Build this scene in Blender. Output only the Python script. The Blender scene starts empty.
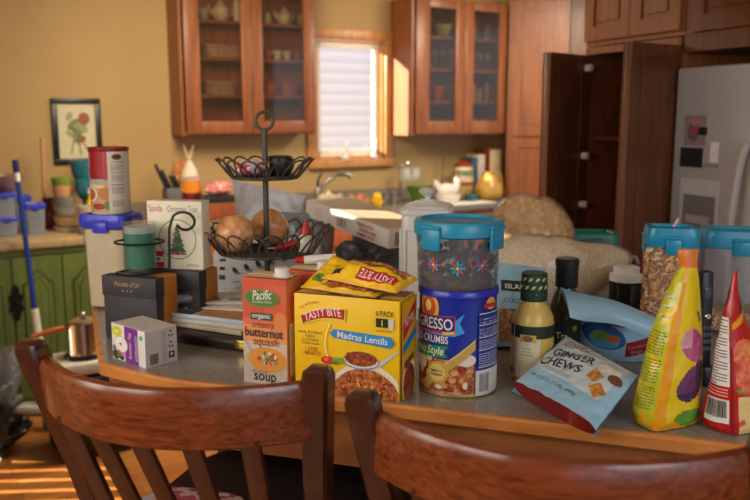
import bpy, bmesh, math, random
from mathutils import Vector, Matrix, noise, geometry
random.seed(7)
C = bpy.context.scene.collection
PI = math.pi
R = math.radians
V = Vector

# ------------------------------------------------------------------ camera model (used to find where things stand)
EYE, PITCH, F = 1.6, R(9.5), 816.0
cp, sp = math.cos(PITCH), math.sin(PITCH)
def ray(px, py):
    u, v = (px-375)/F, (py-250)/F
    return V((u, cp - v*sp, -sp - v*cp))
def on(px, py, z):                      # point of the horizontal plane z seen at a pixel
    d = ray(px, py); t = (z-EYE)/d.z
    return V((d.x*t, d.y*t, z))
def atY(px, py, Y):                     # point of the vertical plane y=Y seen at a pixel
    d = ray(px, py); t = Y/d.y
    return V((d.x*t, Y, EYE+d.z*t))
def k_at(p):                            # metres per pixel at a point
    return (p.y*cp + (EYE-p.z)*sp)/F
ZI = 1.07                               # island top
ZC = 0.92                               # kitchen counters
WA = R(32)                              # window wall: turned 32 degrees
A = V((math.cos(WA), math.sin(WA), 0)); N = V((math.sin(WA), -math.cos(WA), 0))
P0 = V((-0.85, 5.85, 0))
def WL(s, d, z): return P0 + A*s + N*d + V((0,0,z))
def wpx(px, py, d):                     # (s, z, metres per pixel) on the plane d metres off the window wall
    r = ray(px, py); t = (d + P0.dot(N))/r.dot(N)
    p = r*t
    return (p-P0).dot(A), EYE+p.z, t/F
FA = R(-68.3)                           # fridge wall: local x runs towards the camera side
FX = V((.37,-.93,0)).normalized(); FN = V((-.93,-.37,0)).normalized()   # along wall (near), out of wall
PF = V((1.18,3.2,0))

# ------------------------------------------------------------------ materials
def lin(c):
    c /= 255.0
    return c/12.92 if c <= .04045 else ((c+.055)/1.055)**2.4
def rgb(r, g, b): return (lin(r), lin(g), lin(b), 1)
_m = {}
def mat(name, col, rough=.5, metal=0, var=.06, scale=30, coat=0, spec=.5, bump=0, bscale=60, emit=0):
    if name in _m: return _m[name]
    m = bpy.data.materials.new(name); m.use_nodes = True
    nt = m.node_tree; p = nt.nodes['Principled BSDF']
    p.inputs['Roughness'].default_value = rough; p.inputs['Metallic'].default_value = metal
    p.inputs['Coat Weight'].default_value = coat; p.inputs['Specular IOR Level'].default_value = spec
    tc = nt.nodes.new('ShaderNodeTexCoord')
    n = nt.nodes.new('ShaderNodeTexNoise'); n.inputs['Scale'].default_value = scale; n.inputs['Detail'].default_value = 3
    nt.links.new(tc.outputs['Object'], n.inputs['Vector'])
    r = nt.nodes.new('ShaderNodeValToRGB')
    c = rgb(*col)
    r.color_ramp.elements[0].position = .3; r.color_ramp.elements[1].position = .7
    r.color_ramp.elements[0].color = tuple(max(0, x*(1-var)) for x in c[:3])+(1,)
    r.color_ramp.elements[1].color = tuple(min(1, x*(1+var)) for x in c[:3])+(1,)
    nt.links.new(n.outputs['Fac'], r.inputs['Fac']); nt.links.new(r.outputs['Color'], p.inputs['Base Color'])
    if bump:
        n2 = nt.nodes.new('ShaderNodeTexNoise'); n2.inputs['Scale'].default_value = bscale; n2.inputs['Detail'].default_value = 4
        nt.links.new(tc.outputs['Object'], n2.inputs['Vector'])
        b = nt.nodes.new('ShaderNodeBump'); b.inputs['Strength'].default_value = bump; b.inputs['Distance'].default_value = .01
        nt.links.new(n2.outputs['Fac'], b.inputs['Height']); nt.links.new(b.outputs['Normal'], p.inputs['Normal'])
    if emit:
        nt.links.new(r.outputs['Color'], p.inputs['Emission Color']); p.inputs['Emission Strength'].default_value = emit
    _m[name] = m
    return m
def wood(name, c1, c2, rough=.35, sc=(18,18,1.6), coat=.15, spec=.5):
    if name in _m: return _m[name]
    m = bpy.data.materials.new(name); m.use_nodes = True
    nt = m.node_tree; p = nt.nodes['Principled BSDF']
    tc = nt.nodes.new('ShaderNodeTexCoord'); mp = nt.nodes.new('ShaderNodeMapping'); mp.inputs['Scale'].default_value = sc
    n = nt.nodes.new('ShaderNodeTexNoise'); n.inputs['Scale'].default_value = 2.2; n.inputs['Detail'].default_value = 6; n.inputs['Distortion'].default_value = .6
    r = nt.nodes.new('ShaderNodeValToRGB'); e = r.color_ramp.elements
    e[0].position = .3; e[1].position = .72; e[0].color = rgb(*c1); e[1].color = rgb(*c2)
    L = nt.links.new
    L(tc.outputs['Object'], mp.inputs['Vector']); L(mp.outputs['Vector'], n.inputs['Vector'])
    L(n.outputs['Fac'], r.inputs['Fac']); L(r.outputs['Color'], p.inputs['Base Color'])
    p.inputs['Roughness'].default_value = rough; p.inputs['Coat Weight'].default_value = coat; p.inputs['Coat Roughness'].default_value = .25
    p.inputs['Specular IOR Level'].default_value = spec
    _m[name] = m
    return m
def clear(name, tint=(235,238,240), haze=.18, rough=.12, hazecol=None):
    """clear plastic or glass: see-through film with a reflecting skin and a little haze"""
    if name in _m: return _m[name]
    m = bpy.data.materials.new(name); m.use_nodes = True
    nt = m.node_tree; nt.nodes.clear(); L = nt.links.new
    out = nt.nodes.new('ShaderNodeOutputMaterial'); tr = nt.nodes.new('ShaderNodeBsdfTransparent'); tr.inputs['Color'].default_value = rgb(*tint)
    df = nt.nodes.new('ShaderNodeBsdfDiffuse'); df.inputs['Color'].default_value = rgb(*(hazecol or tint))
    gl = nt.nodes.new('ShaderNodeBsdfGlossy'); gl.inputs['Roughness'].default_value = rough
    tc = nt.nodes.new('ShaderNodeTexCoord'); n = nt.nodes.new('ShaderNodeTexNoise'); n.inputs['Scale'].default_value = 14
    mr = nt.nodes.new('ShaderNodeMapRange'); mr.inputs['To Min'].default_value = haze*.7; mr.inputs['To Max'].default_value = min(1, haze*1.3)
    L(tc.outputs['Object'], n.inputs['Vector']); L(n.outputs['Fac'], mr.inputs['Value'])
    m1 = nt.nodes.new('ShaderNodeMixShader'); m2 = nt.nodes.new('ShaderNodeMixShader')
    lw = nt.nodes.new('ShaderNodeLayerWeight'); lw.inputs['Blend'].default_value = .5
    pw = nt.nodes.new('ShaderNodeMath'); pw.operation = 'POWER'; pw.inputs[1].default_value = 3.5
    fr = nt.nodes.new('ShaderNodeMapRange'); fr.inputs['To Min'].default_value = .035; fr.inputs['To Max'].default_value = .7
    L(lw.outputs['Facing'], pw.inputs[0]); L(pw.outputs[0], fr.inputs['Value'])
    L(mr.outputs['Result'], m1.inputs[0]); L(tr.outputs[0], m1.inputs[1]); L(df.outputs[0], m1.inputs[2])
    L(fr.outputs[0], m2.inputs[0]); L(m1.outputs[0], m2.inputs[1]); L(gl.outputs[0], m2.inputs[2]); L(m2.outputs[0], out.inputs['Surface'])
    _m[name] = m
    return m
def grains(name, c1, c2, c3, scale=120, rough=.8):
    """loose grain or flakes: cell colours with bump"""
    if name in _m: return _m[name]
    m = bpy.data.materials.new(name); m.use_nodes = True
    nt = m.node_tree; p = nt.nodes['Principled BSDF']; L = nt.links.new
    tc = nt.nodes.new('ShaderNodeTexCoord'); v = nt.nodes.new('ShaderNodeTexVoronoi'); v.inputs['Scale'].default_value = scale
    r = nt.nodes.new('ShaderNodeValToRGB'); e = r.color_ramp.elements
    e[0].color = rgb(*c1); e[1].color = rgb(*c3); x = e.new(.5); x.color = rgb(*c2)
    L(tc.outputs['Object'], v.inputs['Vector']); L(v.outputs['Color'], r.inputs['Fac']); L(r.outputs['Color'], p.inputs['Base Color'])
    b = nt.nodes.new('ShaderNodeBump'); b.inputs['Strength'].default_value = .8; b.inputs['Distance'].default_value = .004
    L(v.outputs['Distance'], b.inputs['Height']); L(b.outputs['Normal'], p.inputs['Normal'])
    p.inputs['Roughness'].default_value = rough
    _m[name] = m
    return m

# ------------------------------------------------------------------ mesh builder
_txt = {}
def text_mesh(s, bold=0):
    if (s, bold) in _txt: return _txt[(s, bold)]
    cu = bpy.data.curves.new('t', 'FONT'); cu.body = s; cu.size = 1; cu.align_x = 'CENTER'; cu.resolution_u = 3; cu.offset = bold
    cu.dimensions = '2D'; cu.fill_mode = 'FRONT'
    o = bpy.data.objects.new('t', cu); C.objects.link(o)
    me = bpy.data.meshes.new_from_object(o)
    vs = [(v.co.x, v.co.y) for v in me.vertices]; fs = [tuple(f.vertices) for f in me.polygons]
    bpy.data.objects.remove(o); bpy.data.curves.remove(cu); bpy.data.meshes.remove(me)
    _txt[(s, bold)] = (vs, fs)
    return vs, fs
def rect(x0, y0, x1, y1): return [(x0,y0),(x1,y0),(x1,y1),(x0,y1)]
def ell(cx, cy, a, b, n=28, rot=0, t0=0, t1=2*PI):
    o = []
    full = abs(t1-t0-2*PI) < 1e-6
    for i in range(n if full else n+1):
        t = t0+(t1-t0)*i/n; x, y = a*math.cos(t), b*math.sin(t)
        o.append((cx+x*math.cos(rot)-y*math.sin(rot), cy+x*math.sin(rot)+y*math.cos(rot)))
    return o
def plane(O, U, W):
    U = V(U).normalized(); W = V(W).normalized(); Nn = U.cross(W); O = V(O)
    return lambda u, v, h=0: O + U*u + W*v + Nn*h
def front(y, x=0, z=0): return plane((x, y, z), (1,0,0), (0,0,1))      # a face looking to local -y
def rside(x, y=0, z=0): return plane((x, y, z), (0,1,0), (0,0,1))      # a face looking to local +x
def lside(x, y=0, z=0): return plane((x, y, z), (0,-1,0), (0,0,1))
def topf(z): return plane((0,0,z), (1,0,0), (0,1,0))
def cyl(r, z=0, a0=0, cx=0, cy=0):                                     # round a can; u=0 faces local -y turned by a0
    def f(u, v, h=0):
        rr = r(v) if callable(r) else r
        a = a0 + u/rr
        return V((cx+(rr+h)*math.sin(a), cy-(rr+h)*math.cos(a), z+v))
    return f
class MB:
    def __init__(s): s.bm = bmesh.new(); s.ms = []; s.layer = 0; s.dl = .00005; s.tl = 0
    def mi(s, m):
        if m not in s.ms: s.ms.append(m)
        return s.ms.index(m)
    def raw(s, vs, fs, m, M=None):
        bv = [s.bm.verts.new(M @ V(v) if M else V(v)) for v in vs]
        for i, f in enumerate(fs):
            try:
                q = s.bm.faces.new([bv[j] for j in f]); q.material_index = s.mi(m[i] if isinstance(m, list) else m)
            except ValueError: pass
        return s
    def merge(s, tb, m, M=None):
        tb.verts.index_update()
        s.raw([v.co.copy() for v in tb.verts], [[v.index for v in f.verts] for f in tb.faces], m, M); tb.free()
        return s
    def box(s, c, d, m, bev=0, M=None, taper=None, seg=2):
        tb = bmesh.new(); bmesh.ops.create_cube(tb, size=1)
        for v in tb.verts:
            tz = 1
            if taper and v.co.z > 0: tz = taper
            v.co = V((v.co.x*d[0]*tz, v.co.y*d[1]*tz, v.co.z*d[2]))
        if bev: bmesh.ops.bevel(tb, geom=list(tb.edges), offset=bev, segments=seg, affect='EDGES', profile=.5)
        for v in tb.verts: v.co += V(c)
        return s.merge(tb, m, M)
    def bx(s, x0, x1, y0, y1, z0, z1, m, bev=0, M=None):
        return s.box(((x0+x1)/2,(y0+y1)/2,(z0+z1)/2), (abs(x1-x0),abs(y1-y0),abs(z1-z0)), m, bev, M)
    def lathe(s, prof, m, seg=32, M=None, sx=1, sy=1, c=(0,0,0), p=2):
        """profile [(r,z)] turned about z; p>2 squares the section off"""
        vs, fs, mm = [], [], []
        for r, z in prof:
            for i in range(seg):
                a = 2*PI*(i+.5)/seg; ca, sa = math.cos(a), math.sin(a)
                q = 1 if p == 2 else (abs(ca)**p+abs(sa)**p)**(-1/p)
                vs.append((c[0]+r*q*ca*sx, c[1]+r*q*sa*sy, c[2]+z))
        for j in range(len(prof)-1):
            for i in range(seg):
                k = (i+1) % seg
                fs.append((j*seg+i, j*seg+k, (j+1)*seg+k, (j+1)*seg+i)); mm.append(m[j] if isinstance(m, list) else m)
        if prof[0][0] > 1e-5: fs.append(tuple(reversed(range(seg)))); mm.append(m[0] if isinstance(m, list) else m)
        if prof[-1][0] > 1e-5: fs.append(tuple(range((len(prof)-1)*seg, len(prof)*seg))); mm.append(m[-1] if isinstance(m, list) else m)
        return s.raw(vs, fs, mm, M)
    def tube(s, pts, r, m, seg=8, closed=False, M=None):
        pts = [V(p) for p in pts]; n = len(pts); vs, fs = [], []
        nrm = None
        for i, p in enumerate(pts):
            if closed: t = pts[(i+1) % n]-pts[i-1]
            else: t = pts[min(i+1, n-1)]-pts[max(i-1, 0)]
            t.normalize()
            if nrm is None:
                nrm = t.orthogonal().normalized()
            else:
                nrm = (nrm - t*nrm.dot(t))
                if nrm.length < 1e-6: nrm = t.orthogonal()
                nrm.normalize()
            b = t.cross(nrm); rr = r[i] if isinstance(r, (list, tuple)) else r
            for k in range(seg):
                a = 2*PI*k/seg; vs.append(p+nrm*rr*math.cos(a)+b*rr*math.sin(a))
        for i in range(n if closed else n-1):
            j = (i+1) % n
            for k in range(seg):
                l = (k+1) % seg; fs.append((i*seg+k, i*seg+l, j*seg+l, j*seg+k))
        if not closed:
            fs.append(tuple(reversed(range(seg)))); fs.append(tuple(range((n-1)*seg, n*seg)))
        return s.raw(vs, fs, m, M)
    def grid(s, fn, nu, nv, m, wu=False, M=None):
        vs = [fn(i/(nu if wu else nu-1), j/(nv-1)) for j in range(nv) for i in range(nu)]
        fs, mm = [], []
        for j in range(nv-1):
            for i in range(nu if wu else nu-1):
                k = (i+1) % nu
                fs.append((j*nu+i, j*nu+k, (j+1)*nu+k, (j+1)*nu+i))
                mm.append(m((i+.5)/(nu if wu else nu-1), (j+.5)/(nv-1)) if callable(m) else m)
        return s.raw(vs, fs, mm, M)
    def prism(s, poly, fn, h0, h1, m):
        """a flat outline given depth: fn maps (u,v,h)"""
        n = len(poly)
        vs = [fn(u, v, h0) for u, v in poly]+[fn(u, v, h1) for u, v in poly]
        fs = [tuple(reversed(range(n))), tuple(range(n, 2*n))]+[(i, (i+1) % n, n+(i+1) % n, n+i) for i in range(n)]
        return s.raw(vs, fs, m)
    def print(s, poly, fn, m, cut=None, h=None):
        """ink: an outline laid on a face"""
        if h is None: s.layer += 1; h = .0002+s.dl*s.layer
        if cut:
            tb = bmesh.new(); f = tb.faces.new([tb.verts.new((u, v, 0)) for u, v in poly]); bmesh.ops.triangulate(tb, faces=tb.faces[:])
            for _ in range(5):
                le = [e for e in tb.edges if e.calc_length() > cut]
                if not le: break
                bmesh.ops.subdivide_edges(tb, edges=le, cuts=1); bmesh.ops.triangulate(tb, faces=tb.faces[:])
            tb.verts.index_update()
            vs = [fn(v.co.x, v.co.y, h) for v in tb.verts]; fs = [[v.index for v in f.verts] for f in tb.faces]; tb.free()
        else:
            tr = geometry.tessellate_polygon([[V((u, v, 0)) for u, v in poly]])
            vs = [fn(u, v, h) for u, v in poly]; fs = [tuple(t) for t in tr]
        return s.raw(vs, fs, m)
    def text(s, t, fn, u, v, size, m, rot=0, bold=0, width=None, arc=0, shear=0, h=None):
        if h is None: s.layer += 1; h = .0002+s.dl*s.layer
        h += s.tl; vs, fs = text_mesh(t, min(bold, .012))
        if not vs: return s
        x0 = min(p[0] for p in vs); x1 = max(p[0] for p in vs)
        sx = size if not width else width/(x1-x0)
        cx = (x0+x1)/2; cr, sr = math.cos(rot), math.sin(rot); o = []
        for x, y in vs:
            x = (x-cx)*sx + shear*y*size; y = y*size
            y += arc*(1-(2*x/((x1-x0)*sx))**2)
            o.append(fn(u+x*cr-y*sr, v+x*sr+y*cr, h))
        return s.raw(o, fs, m)
    def lines(s, fn, u0, u1, v0, v1, n, m, fill=.4, rnd=True):
        """rows of small print"""
        s.layer += 1; h = .0002+s.dl*s.layer
        p = (v1-v0)/n
        for i in range(n):
            v = v0+i*p; u = u0
            while u < u1-.002:
                w = min(random.uniform(.003, .009), u1-u)
                s.raw([fn(u, v, h), fn(u+w, v, h), fn(u+w, v+p*fill, h), fn(u, v+p*fill, h)], [(0,1,2,3)], m)
                u += w+.0015
        return s
    def barcode(s, fn, u0, v0, u1, v1, mw, mk, along='u'):
        s.print(rect(u0, v0, u1, v1), fn, mw, cut=.01)
        s.layer += 1; h = .0002+s.dl*s.layer
        x = u0+.1*(u1-u0); e = u1-.1*(u1-u0); n = (u1-u0)/42
        b0, b1 = v0+.08*(v1-v0), v1-.06*(v1-v0)
        while x < e:
            w = n*random.choice((.7, 1, 1.6)); s.raw([fn(x, b0, h), fn(x+w, b0, h), fn(x+w, b1, h), fn(x, b1, h)], [(0,1,2,3)], mk); x += w+n*random.choice((.7, 1, 1.5))
        return s
    def build(s, name, parent=None, loc=None, rotz=None, rot=None, sharp=38, mtx=None):
        bmesh.ops.recalc_face_normals(s.bm, faces=s.bm.faces[:]) if getattr(s, 'fixn', False) else None
        me = bpy.data.meshes.new(name); s.bm.to_mesh(me); s.bm.free()
        for m in s.ms: me.materials.append(m)
        me.polygons.foreach_set('use_smooth', [True]*len(me.polygons)); me.set_sharp_from_angle(angle=R(sharp))
        o = bpy.data.objects.new(name, me); C.objects.link(o)
        if parent: o.parent = parent
        if loc is not None: o.location = loc
        if rotz is not None: o.rotation_euler = (0,0,rotz)
        if rot is not None: o.rotation_euler = rot
        if mtx is not None: o.matrix_world = mtx
        return o
def tag(o, label, cat, group=None, kind=None):
    o['label'] = label
    if cat: o['category'] = cat
    if group: o['group'] = group
    if kind: o['kind'] = kind
    return o
def thing(name, label, cat, loc=(0,0,0), rotz=0, group=None, rot=None):
    o = bpy.data.objects.new(name, None); C.objects.link(o); o.empty_display_size = .05
    o.location = loc; o.rotation_euler = rot or (0,0,rotz)
    return tag(o, label, cat, group)
def struct(name, b, **k):
    o = b.build(name, **k); o['kind'] = 'structure'; return o
def copy_tree(o, parent=None):
    c = o.copy(); C.objects.link(c)
    if parent: c.parent = parent
    for ch in list(o.children): copy_tree(ch, c)
    return c
def yaw(pl, pr): return math.atan2(pr.y-pl.y, pr.x-pl.x)
def side_map(*a): pass
# ------------------------------------------------------------------ palette
dL = .31
PAINT = mat('tan wall paint', (178,148,98), .8, var=.03, scale=3)
CHERRY = wood('cherry cabinet wood', (118,66,34), (154,92,50), .42)
CHERRYD = wood('dark cherry wood', (90,48,26), (120,68,38), .42)
PINE = wood('window casing wood', (176,120,62), (206,150,88), .4)
OAKEDGE = wood('island oak edge', (184,110,50), (214,142,74), .32, (3,14,14))
ORANGEW = wood('base cabinet wood', (170,84,34), (196,104,46), .4)
FLOORW = None
STOOLW = wood('stool wood', (88,36,16), (142,68,34), .24, (7,60,60), .5)
STOOLV = wood('stool post wood', (52,24,15), (82,38,22), .25, (16,16,2.5), .5)
GRANITE = mat('grey laminate top', (138,132,122), .22, var=.22, scale=160, spec=.6)
WHITE = mat('white card', (226,222,214), .6, var=.02)
OFFW = mat('off white plastic', (214,212,206), .4, var=.02)
BLACK = mat('black plastic', (22,21,22), .4, var=.1)
INK = mat('black ink', (28,26,26), .6)
STEEL = mat('steel', (200,198,194), .18, 1)
CHROME = mat('chrome', (225,225,225), .08, 1)
WIRE = mat('dark wire', (84,76,68), .45, .3)
PANE = clear('window glass', (250,250,250), .02, .03)
CABGLASS = clear('cabinet glass', (232,224,214), .015, .04)
TEAL = mat('teal lid plastic', (32,140,176), .3, var=.05)
BLUEL = mat('blue lid plastic', (48,60,200), .3)
REDP = mat('red plastic', (186,28,30), .35)
CREAM = mat('cream card', (232,222,196), .6, var=.02)
YEL = mat('yellow card', (246,196,22), .42, var=.03)
ORG = mat('orange card', (214,136,44), .5, var=.04)

# ------------------------------------------------------------------ world and lamps
sc = bpy.context.scene
w = bpy.data.worlds.new('sky'); w.use_nodes = True; sc.world = w
bg = w.node_tree.nodes['Background']
bg.inputs['Color'].default_value = (.72, .84, 1, 1); bg.inputs['Strength'].default_value = 1.0
SUNAZ = WA - R(28); EL = R(14)
sd = V((math.cos(SUNAZ)*math.cos(EL), math.sin(SUNAZ)*math.cos(EL), -math.sin(EL)))
def lamp(kind, name, loc, d, energy, col, **k):
    l = bpy.data.lights.new(name, kind); l.energy = energy; l.color = col
    for a, v in k.items(): setattr(l, a, v)
    o = bpy.data.objects.new(name, l); C.objects.link(o); o.location = loc; o.rotation_euler = V(d).to_track_quat('-Z', 'Y').to_euler()
    return o
lamp('SUN', 'sun', (-6,2,5), sd, 34, (1,.86,.64), angle=R(.6))
kp = V((-1.9,-.35,2.15))
lamp('AREA', 'assumed side fill', kp, V((.25,1.75,1.0))-kp, 31, (1,.93,.82), shape='RECTANGLE', size=1.3, size_y=1.3)  # area lamp standing in for assumed windows behind camera left, none built there
kp = V((-2.2,.9,1.75))
lamp('AREA', 'added left fill', kp, V((0,1.9,1.1))-kp, 20, (1,.95,.86), shape='RECTANGLE', size=1.0, size_y=1.1)  # second area lamp added to brighten things from the left
kp = V((1.6,-1.2,2.2))
lamp('AREA', 'added rear fill', kp, V((.3,2.2,1.0))-kp, 27, (.86,.92,1), shape='RECTANGLE', size=1.6, size_y=1.2)  # fill lamp added behind the camera, no window built there
kp = WL(-.9, 1.7, 2.35)
lamp('AREA', 'added dining fill', kp, (.1,.6,-1), 46, (1,.84,.6), shape='DISK', size=.9)  # overhead fill added to brighten the tan wall, no fitting built
kp = WL(1.6, 1.5, 2.4)
lamp('AREA', 'added kitchen fill', kp, (-.2,.3,-1), 34, (1,.86,.66), shape='DISK', size=.8)  # overhead fill added for the kitchen side, no fitting built
sc.view_settings.view_transform = 'Standard'
sc.view_settings.exposure = 0
# ------------------------------------------------------------------ camera
cam = bpy.data.cameras.new('camera'); co = bpy.data.objects.new('camera', cam); C.objects.link(co)
co.location = (0,0,EYE); co.rotation_euler = (R(90)-PITCH, 0, 0)
cam.sensor_width = 36; cam.lens = 36*F/750; cam.clip_start = .05
cam.dof.use_dof = True; cam.dof.focus_distance = 1.6; cam.dof.aperture_fstop = 4.0
sc.camera = co

# ------------------------------------------------------------------ room
def floor_mat():
    m = bpy.data.materials.new('oak strip floor'); m.use_nodes = True; nt = m.node_tree; p = nt.nodes['Principled BSDF']; L = nt.links.new
    tc = nt.nodes.new('ShaderNodeTexCoord'); mp = nt.nodes.new('ShaderNodeMapping'); mp.inputs['Rotation'].default_value = (0,0,-WA)
    b = nt.nodes.new('ShaderNodeTexBrick'); b.inputs['Scale'].default_value = 1; b.inputs['Brick Width'].default_value = .9; b.inputs['Row Height'].default_value = .07
    b.inputs['Mortar Size'].default_value = .0015; b.inputs['Color1'].default_value = rgb(170,104,50); b.inputs['Color2'].default_value = rgb(206,138,72); b.inputs['Mortar'].default_value = rgb(90,52,24)
    n = nt.nodes.new('ShaderNodeTexNoise'); n.inputs['Scale'].default_value = 6
    mx = nt.nodes.new('ShaderNodeMixRGB'); mx.blend_type = 'MULTIPLY'; mx.inputs[0].default_value = .35
    L(tc.outputs['Object'], mp.inputs['Vector']); L(mp.outputs['Vector'], b.inputs['Vector']); L(mp.outputs['Vector'], n.inputs['Vector'])
    L(b.outputs['Color'], mx.inputs[1]); L(n.outputs['Fac'], mx.inputs[2]); L(mx.outputs[0], p.inputs['Base Color']); p.inputs['Roughness'].default_value = .35
    return m
b = MB(); b.bx(-6, 5, -3.5, 9.5, -.1, 0, floor_mat()); struct('floor', b)
b = MB(); b.bx(-2.85, 4.2, -10.5, .08, 2.6, 2.7, mat('ceiling paint', (226,216,196), .9)); b.bx(-5.0, -2.851, -10.5, -3.26, 2.6, 2.7, mat('ceiling paint', (226,216,196), .9)); struct('ceiling', b, loc=P0, rotz=WA)  # second slab added over the sun-blocking alcove
def wallbox(b, s0, s1, d0, d1, z0, z1, m, bev=0): b.bx(s0, s1, -d1, -d0, z0, z1, m, bev)   # wall-frame box (x=s, y=-d)
SL = -2.75
def back_to_wall(p):
    rel = p-P0; s_, d_ = rel.dot(A), rel.dot(N); ds, dd = sd.dot(A), sd.dot(N); k = (s_-SL)/ds
    return d_-dd*k, p.z-sd.z*k
# window opening in the window wall
ws0, wz0, _ = wpx(316, 160, 0); ws1, wz1, _ = wpx(384, 41, 0)
b = MB()
wallbox(b, SL-.1, ws0, -.08, 0, 0, 2.6, PAINT); wallbox(b, ws1, wpx(508, 80, dL+.02)[0]+.29, -.08, 0, 0, 2.6, PAINT)
wallbox(b, ws0, ws1, -.08, 0, 0, wz0, PAINT); wallbox(b, ws0, ws1, -.08, 0, wz1, 2.6, PAINT)
struct('wall_back', b, loc=P0, rotz=WA)
# left wall, with assumed low glazed door light and small high window aiming the sun
b = MB()
fl = [back_to_wall(on(px, py, 0)) for px, py in ((0,445), (0,500), (120,470), (120,500))]
D0, D1 = min(f[0] for f in fl)-.05, max(f[0] for f in fl)+.25
DZ = min(.9, max(f[1] for f in fl)+.02)
ed, ez = back_to_wall(V((.10,2.41,1.305))); E0, E1 = ed-.09, ed+.09; G0, G1 = ez-.05, ez+.03
for d0, d1, z0, z1 in ((0, D0, 0, 2.6), (D1, E0, 0, 2.6), (E1, 3.35, 0, 2.6), (D0, D1, DZ, 2.6), (D0, D1, 0, .04), (E0, E1, 0, G0), (E0, E1, G1, 2.6)):
    wallbox(b, SL-.1, SL, d0, d1, z0, z1, PAINT)
struct('wall_left', b, loc=P0, rotz=WA)
b = MB(); wallbox(b, -5.0, SL-.101, 3.25, 3.35, 0, 2.6, PAINT); wallbox(b, -5.0, -4.9, 3.351, 9, 0, 2.6, PAINT); struct('wall_sunblock', b, loc=P0, rotz=WA)  # unseen alcove walls added to block the sun around the area lamps
b = MB()
for i in range(int((D1-D0)/.118)):
    d = D0+.05+i*.118
    wallbox(b, SL-.08, SL-.02, d, d+.055, .04, DZ, WHITE)
struct('assumed_window_2', b, loc=P0, rotz=WA)  # bars added in the assumed low opening to cast the floor's sun stripes
b = MB(); wallbox(b, SL-.07, SL-.06, E0, E1, G0, G1, PANE); struct('assumed_window_3', b, loc=P0, rotz=WA)  # pane of an assumed unseen opening, placed to let sun onto the white carton
# wall behind the fridge and pantry, 0.68 m behind their fronts
frot = math.atan2(FX.y, FX.x)
b = MB(); b.bx(-.70, 4.5, .70, .80, 0, 2.6, PAINT); struct('wall_right', b, loc=PF, rotz=frot)
# window casing, sash and pane
b = MB(); t = .075
wallbox(b, ws0-t, ws1+t, 0, .025, wz1, wz1+t, PINE, .004); wallbox(b, ws0-t, ws1+t, 0, .05, wz0-t*.8, wz0, PINE, .004)
wallbox(b, ws0-t, ws0, 0, .025, wz0, wz1, PINE, .004); wallbox(b, ws1, ws1+t, 0, .025, wz0, wz1, PINE, .004)
wallbox(b, ws0, ws0+.02, -.075, 0, wz0, wz1, PINE); wallbox(b, ws1-.02, ws1, -.075, 0, wz0, wz1, PINE)
wallbox(b, ws0, ws1, -.075, 0, wz1-.02, wz1, PINE); wallbox(b, ws0, ws1, -.075, 0, wz0, wz0+.02, PINE)
win = struct('window_1', b, loc=P0, rotz=WA)
b = MB(); q = .045
SASH = mat('cream sash paint', (232,224,206), .5)
for x0, x1, z0, z1 in ((ws0+.02, ws0+.02+q, wz0+.02, wz1-.02), (ws1-.02-q, ws1-.02, wz0+.02, wz1-.02), (ws0+.02, ws1-.02, wz0+.02, wz0+.02+q), (ws0+.02, ws1-.02, wz1-.02-q, wz1-.02)):
    wallbox(b, x0, x1, -.07, -.04, z0, z1, SASH)
b.build('sash', win)
b = MB(); wallbox(b, ws0+.03, ws1-.03, -.057, -.053, wz0+.03, wz1-.03, PANE); b.build('window_pane', win)
# neighbour's siding outside, given a faint glow of its own to look brighter
def siding():
    m = bpy.data.materials.new('glowing pale blue siding'); m.use_nodes = True; nt = m.node_tree; p = nt.nodes['Principled BSDF']; L = nt.links.new
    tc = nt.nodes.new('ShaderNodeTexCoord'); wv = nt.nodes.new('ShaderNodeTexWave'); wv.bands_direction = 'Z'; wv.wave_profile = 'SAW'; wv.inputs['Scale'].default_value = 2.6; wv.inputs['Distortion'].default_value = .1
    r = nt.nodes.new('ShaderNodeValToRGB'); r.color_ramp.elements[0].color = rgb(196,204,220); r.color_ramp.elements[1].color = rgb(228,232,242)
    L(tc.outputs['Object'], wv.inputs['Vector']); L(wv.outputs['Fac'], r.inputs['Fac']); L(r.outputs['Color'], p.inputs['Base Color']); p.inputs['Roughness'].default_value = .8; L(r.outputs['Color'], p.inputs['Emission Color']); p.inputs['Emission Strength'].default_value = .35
    return m
b = MB(); wallbox(b, -1.5, 6, -3.2, -3.0, -.5, 5, siding()); struct('wall_outside', b, loc=P0, rotz=WA)

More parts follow.
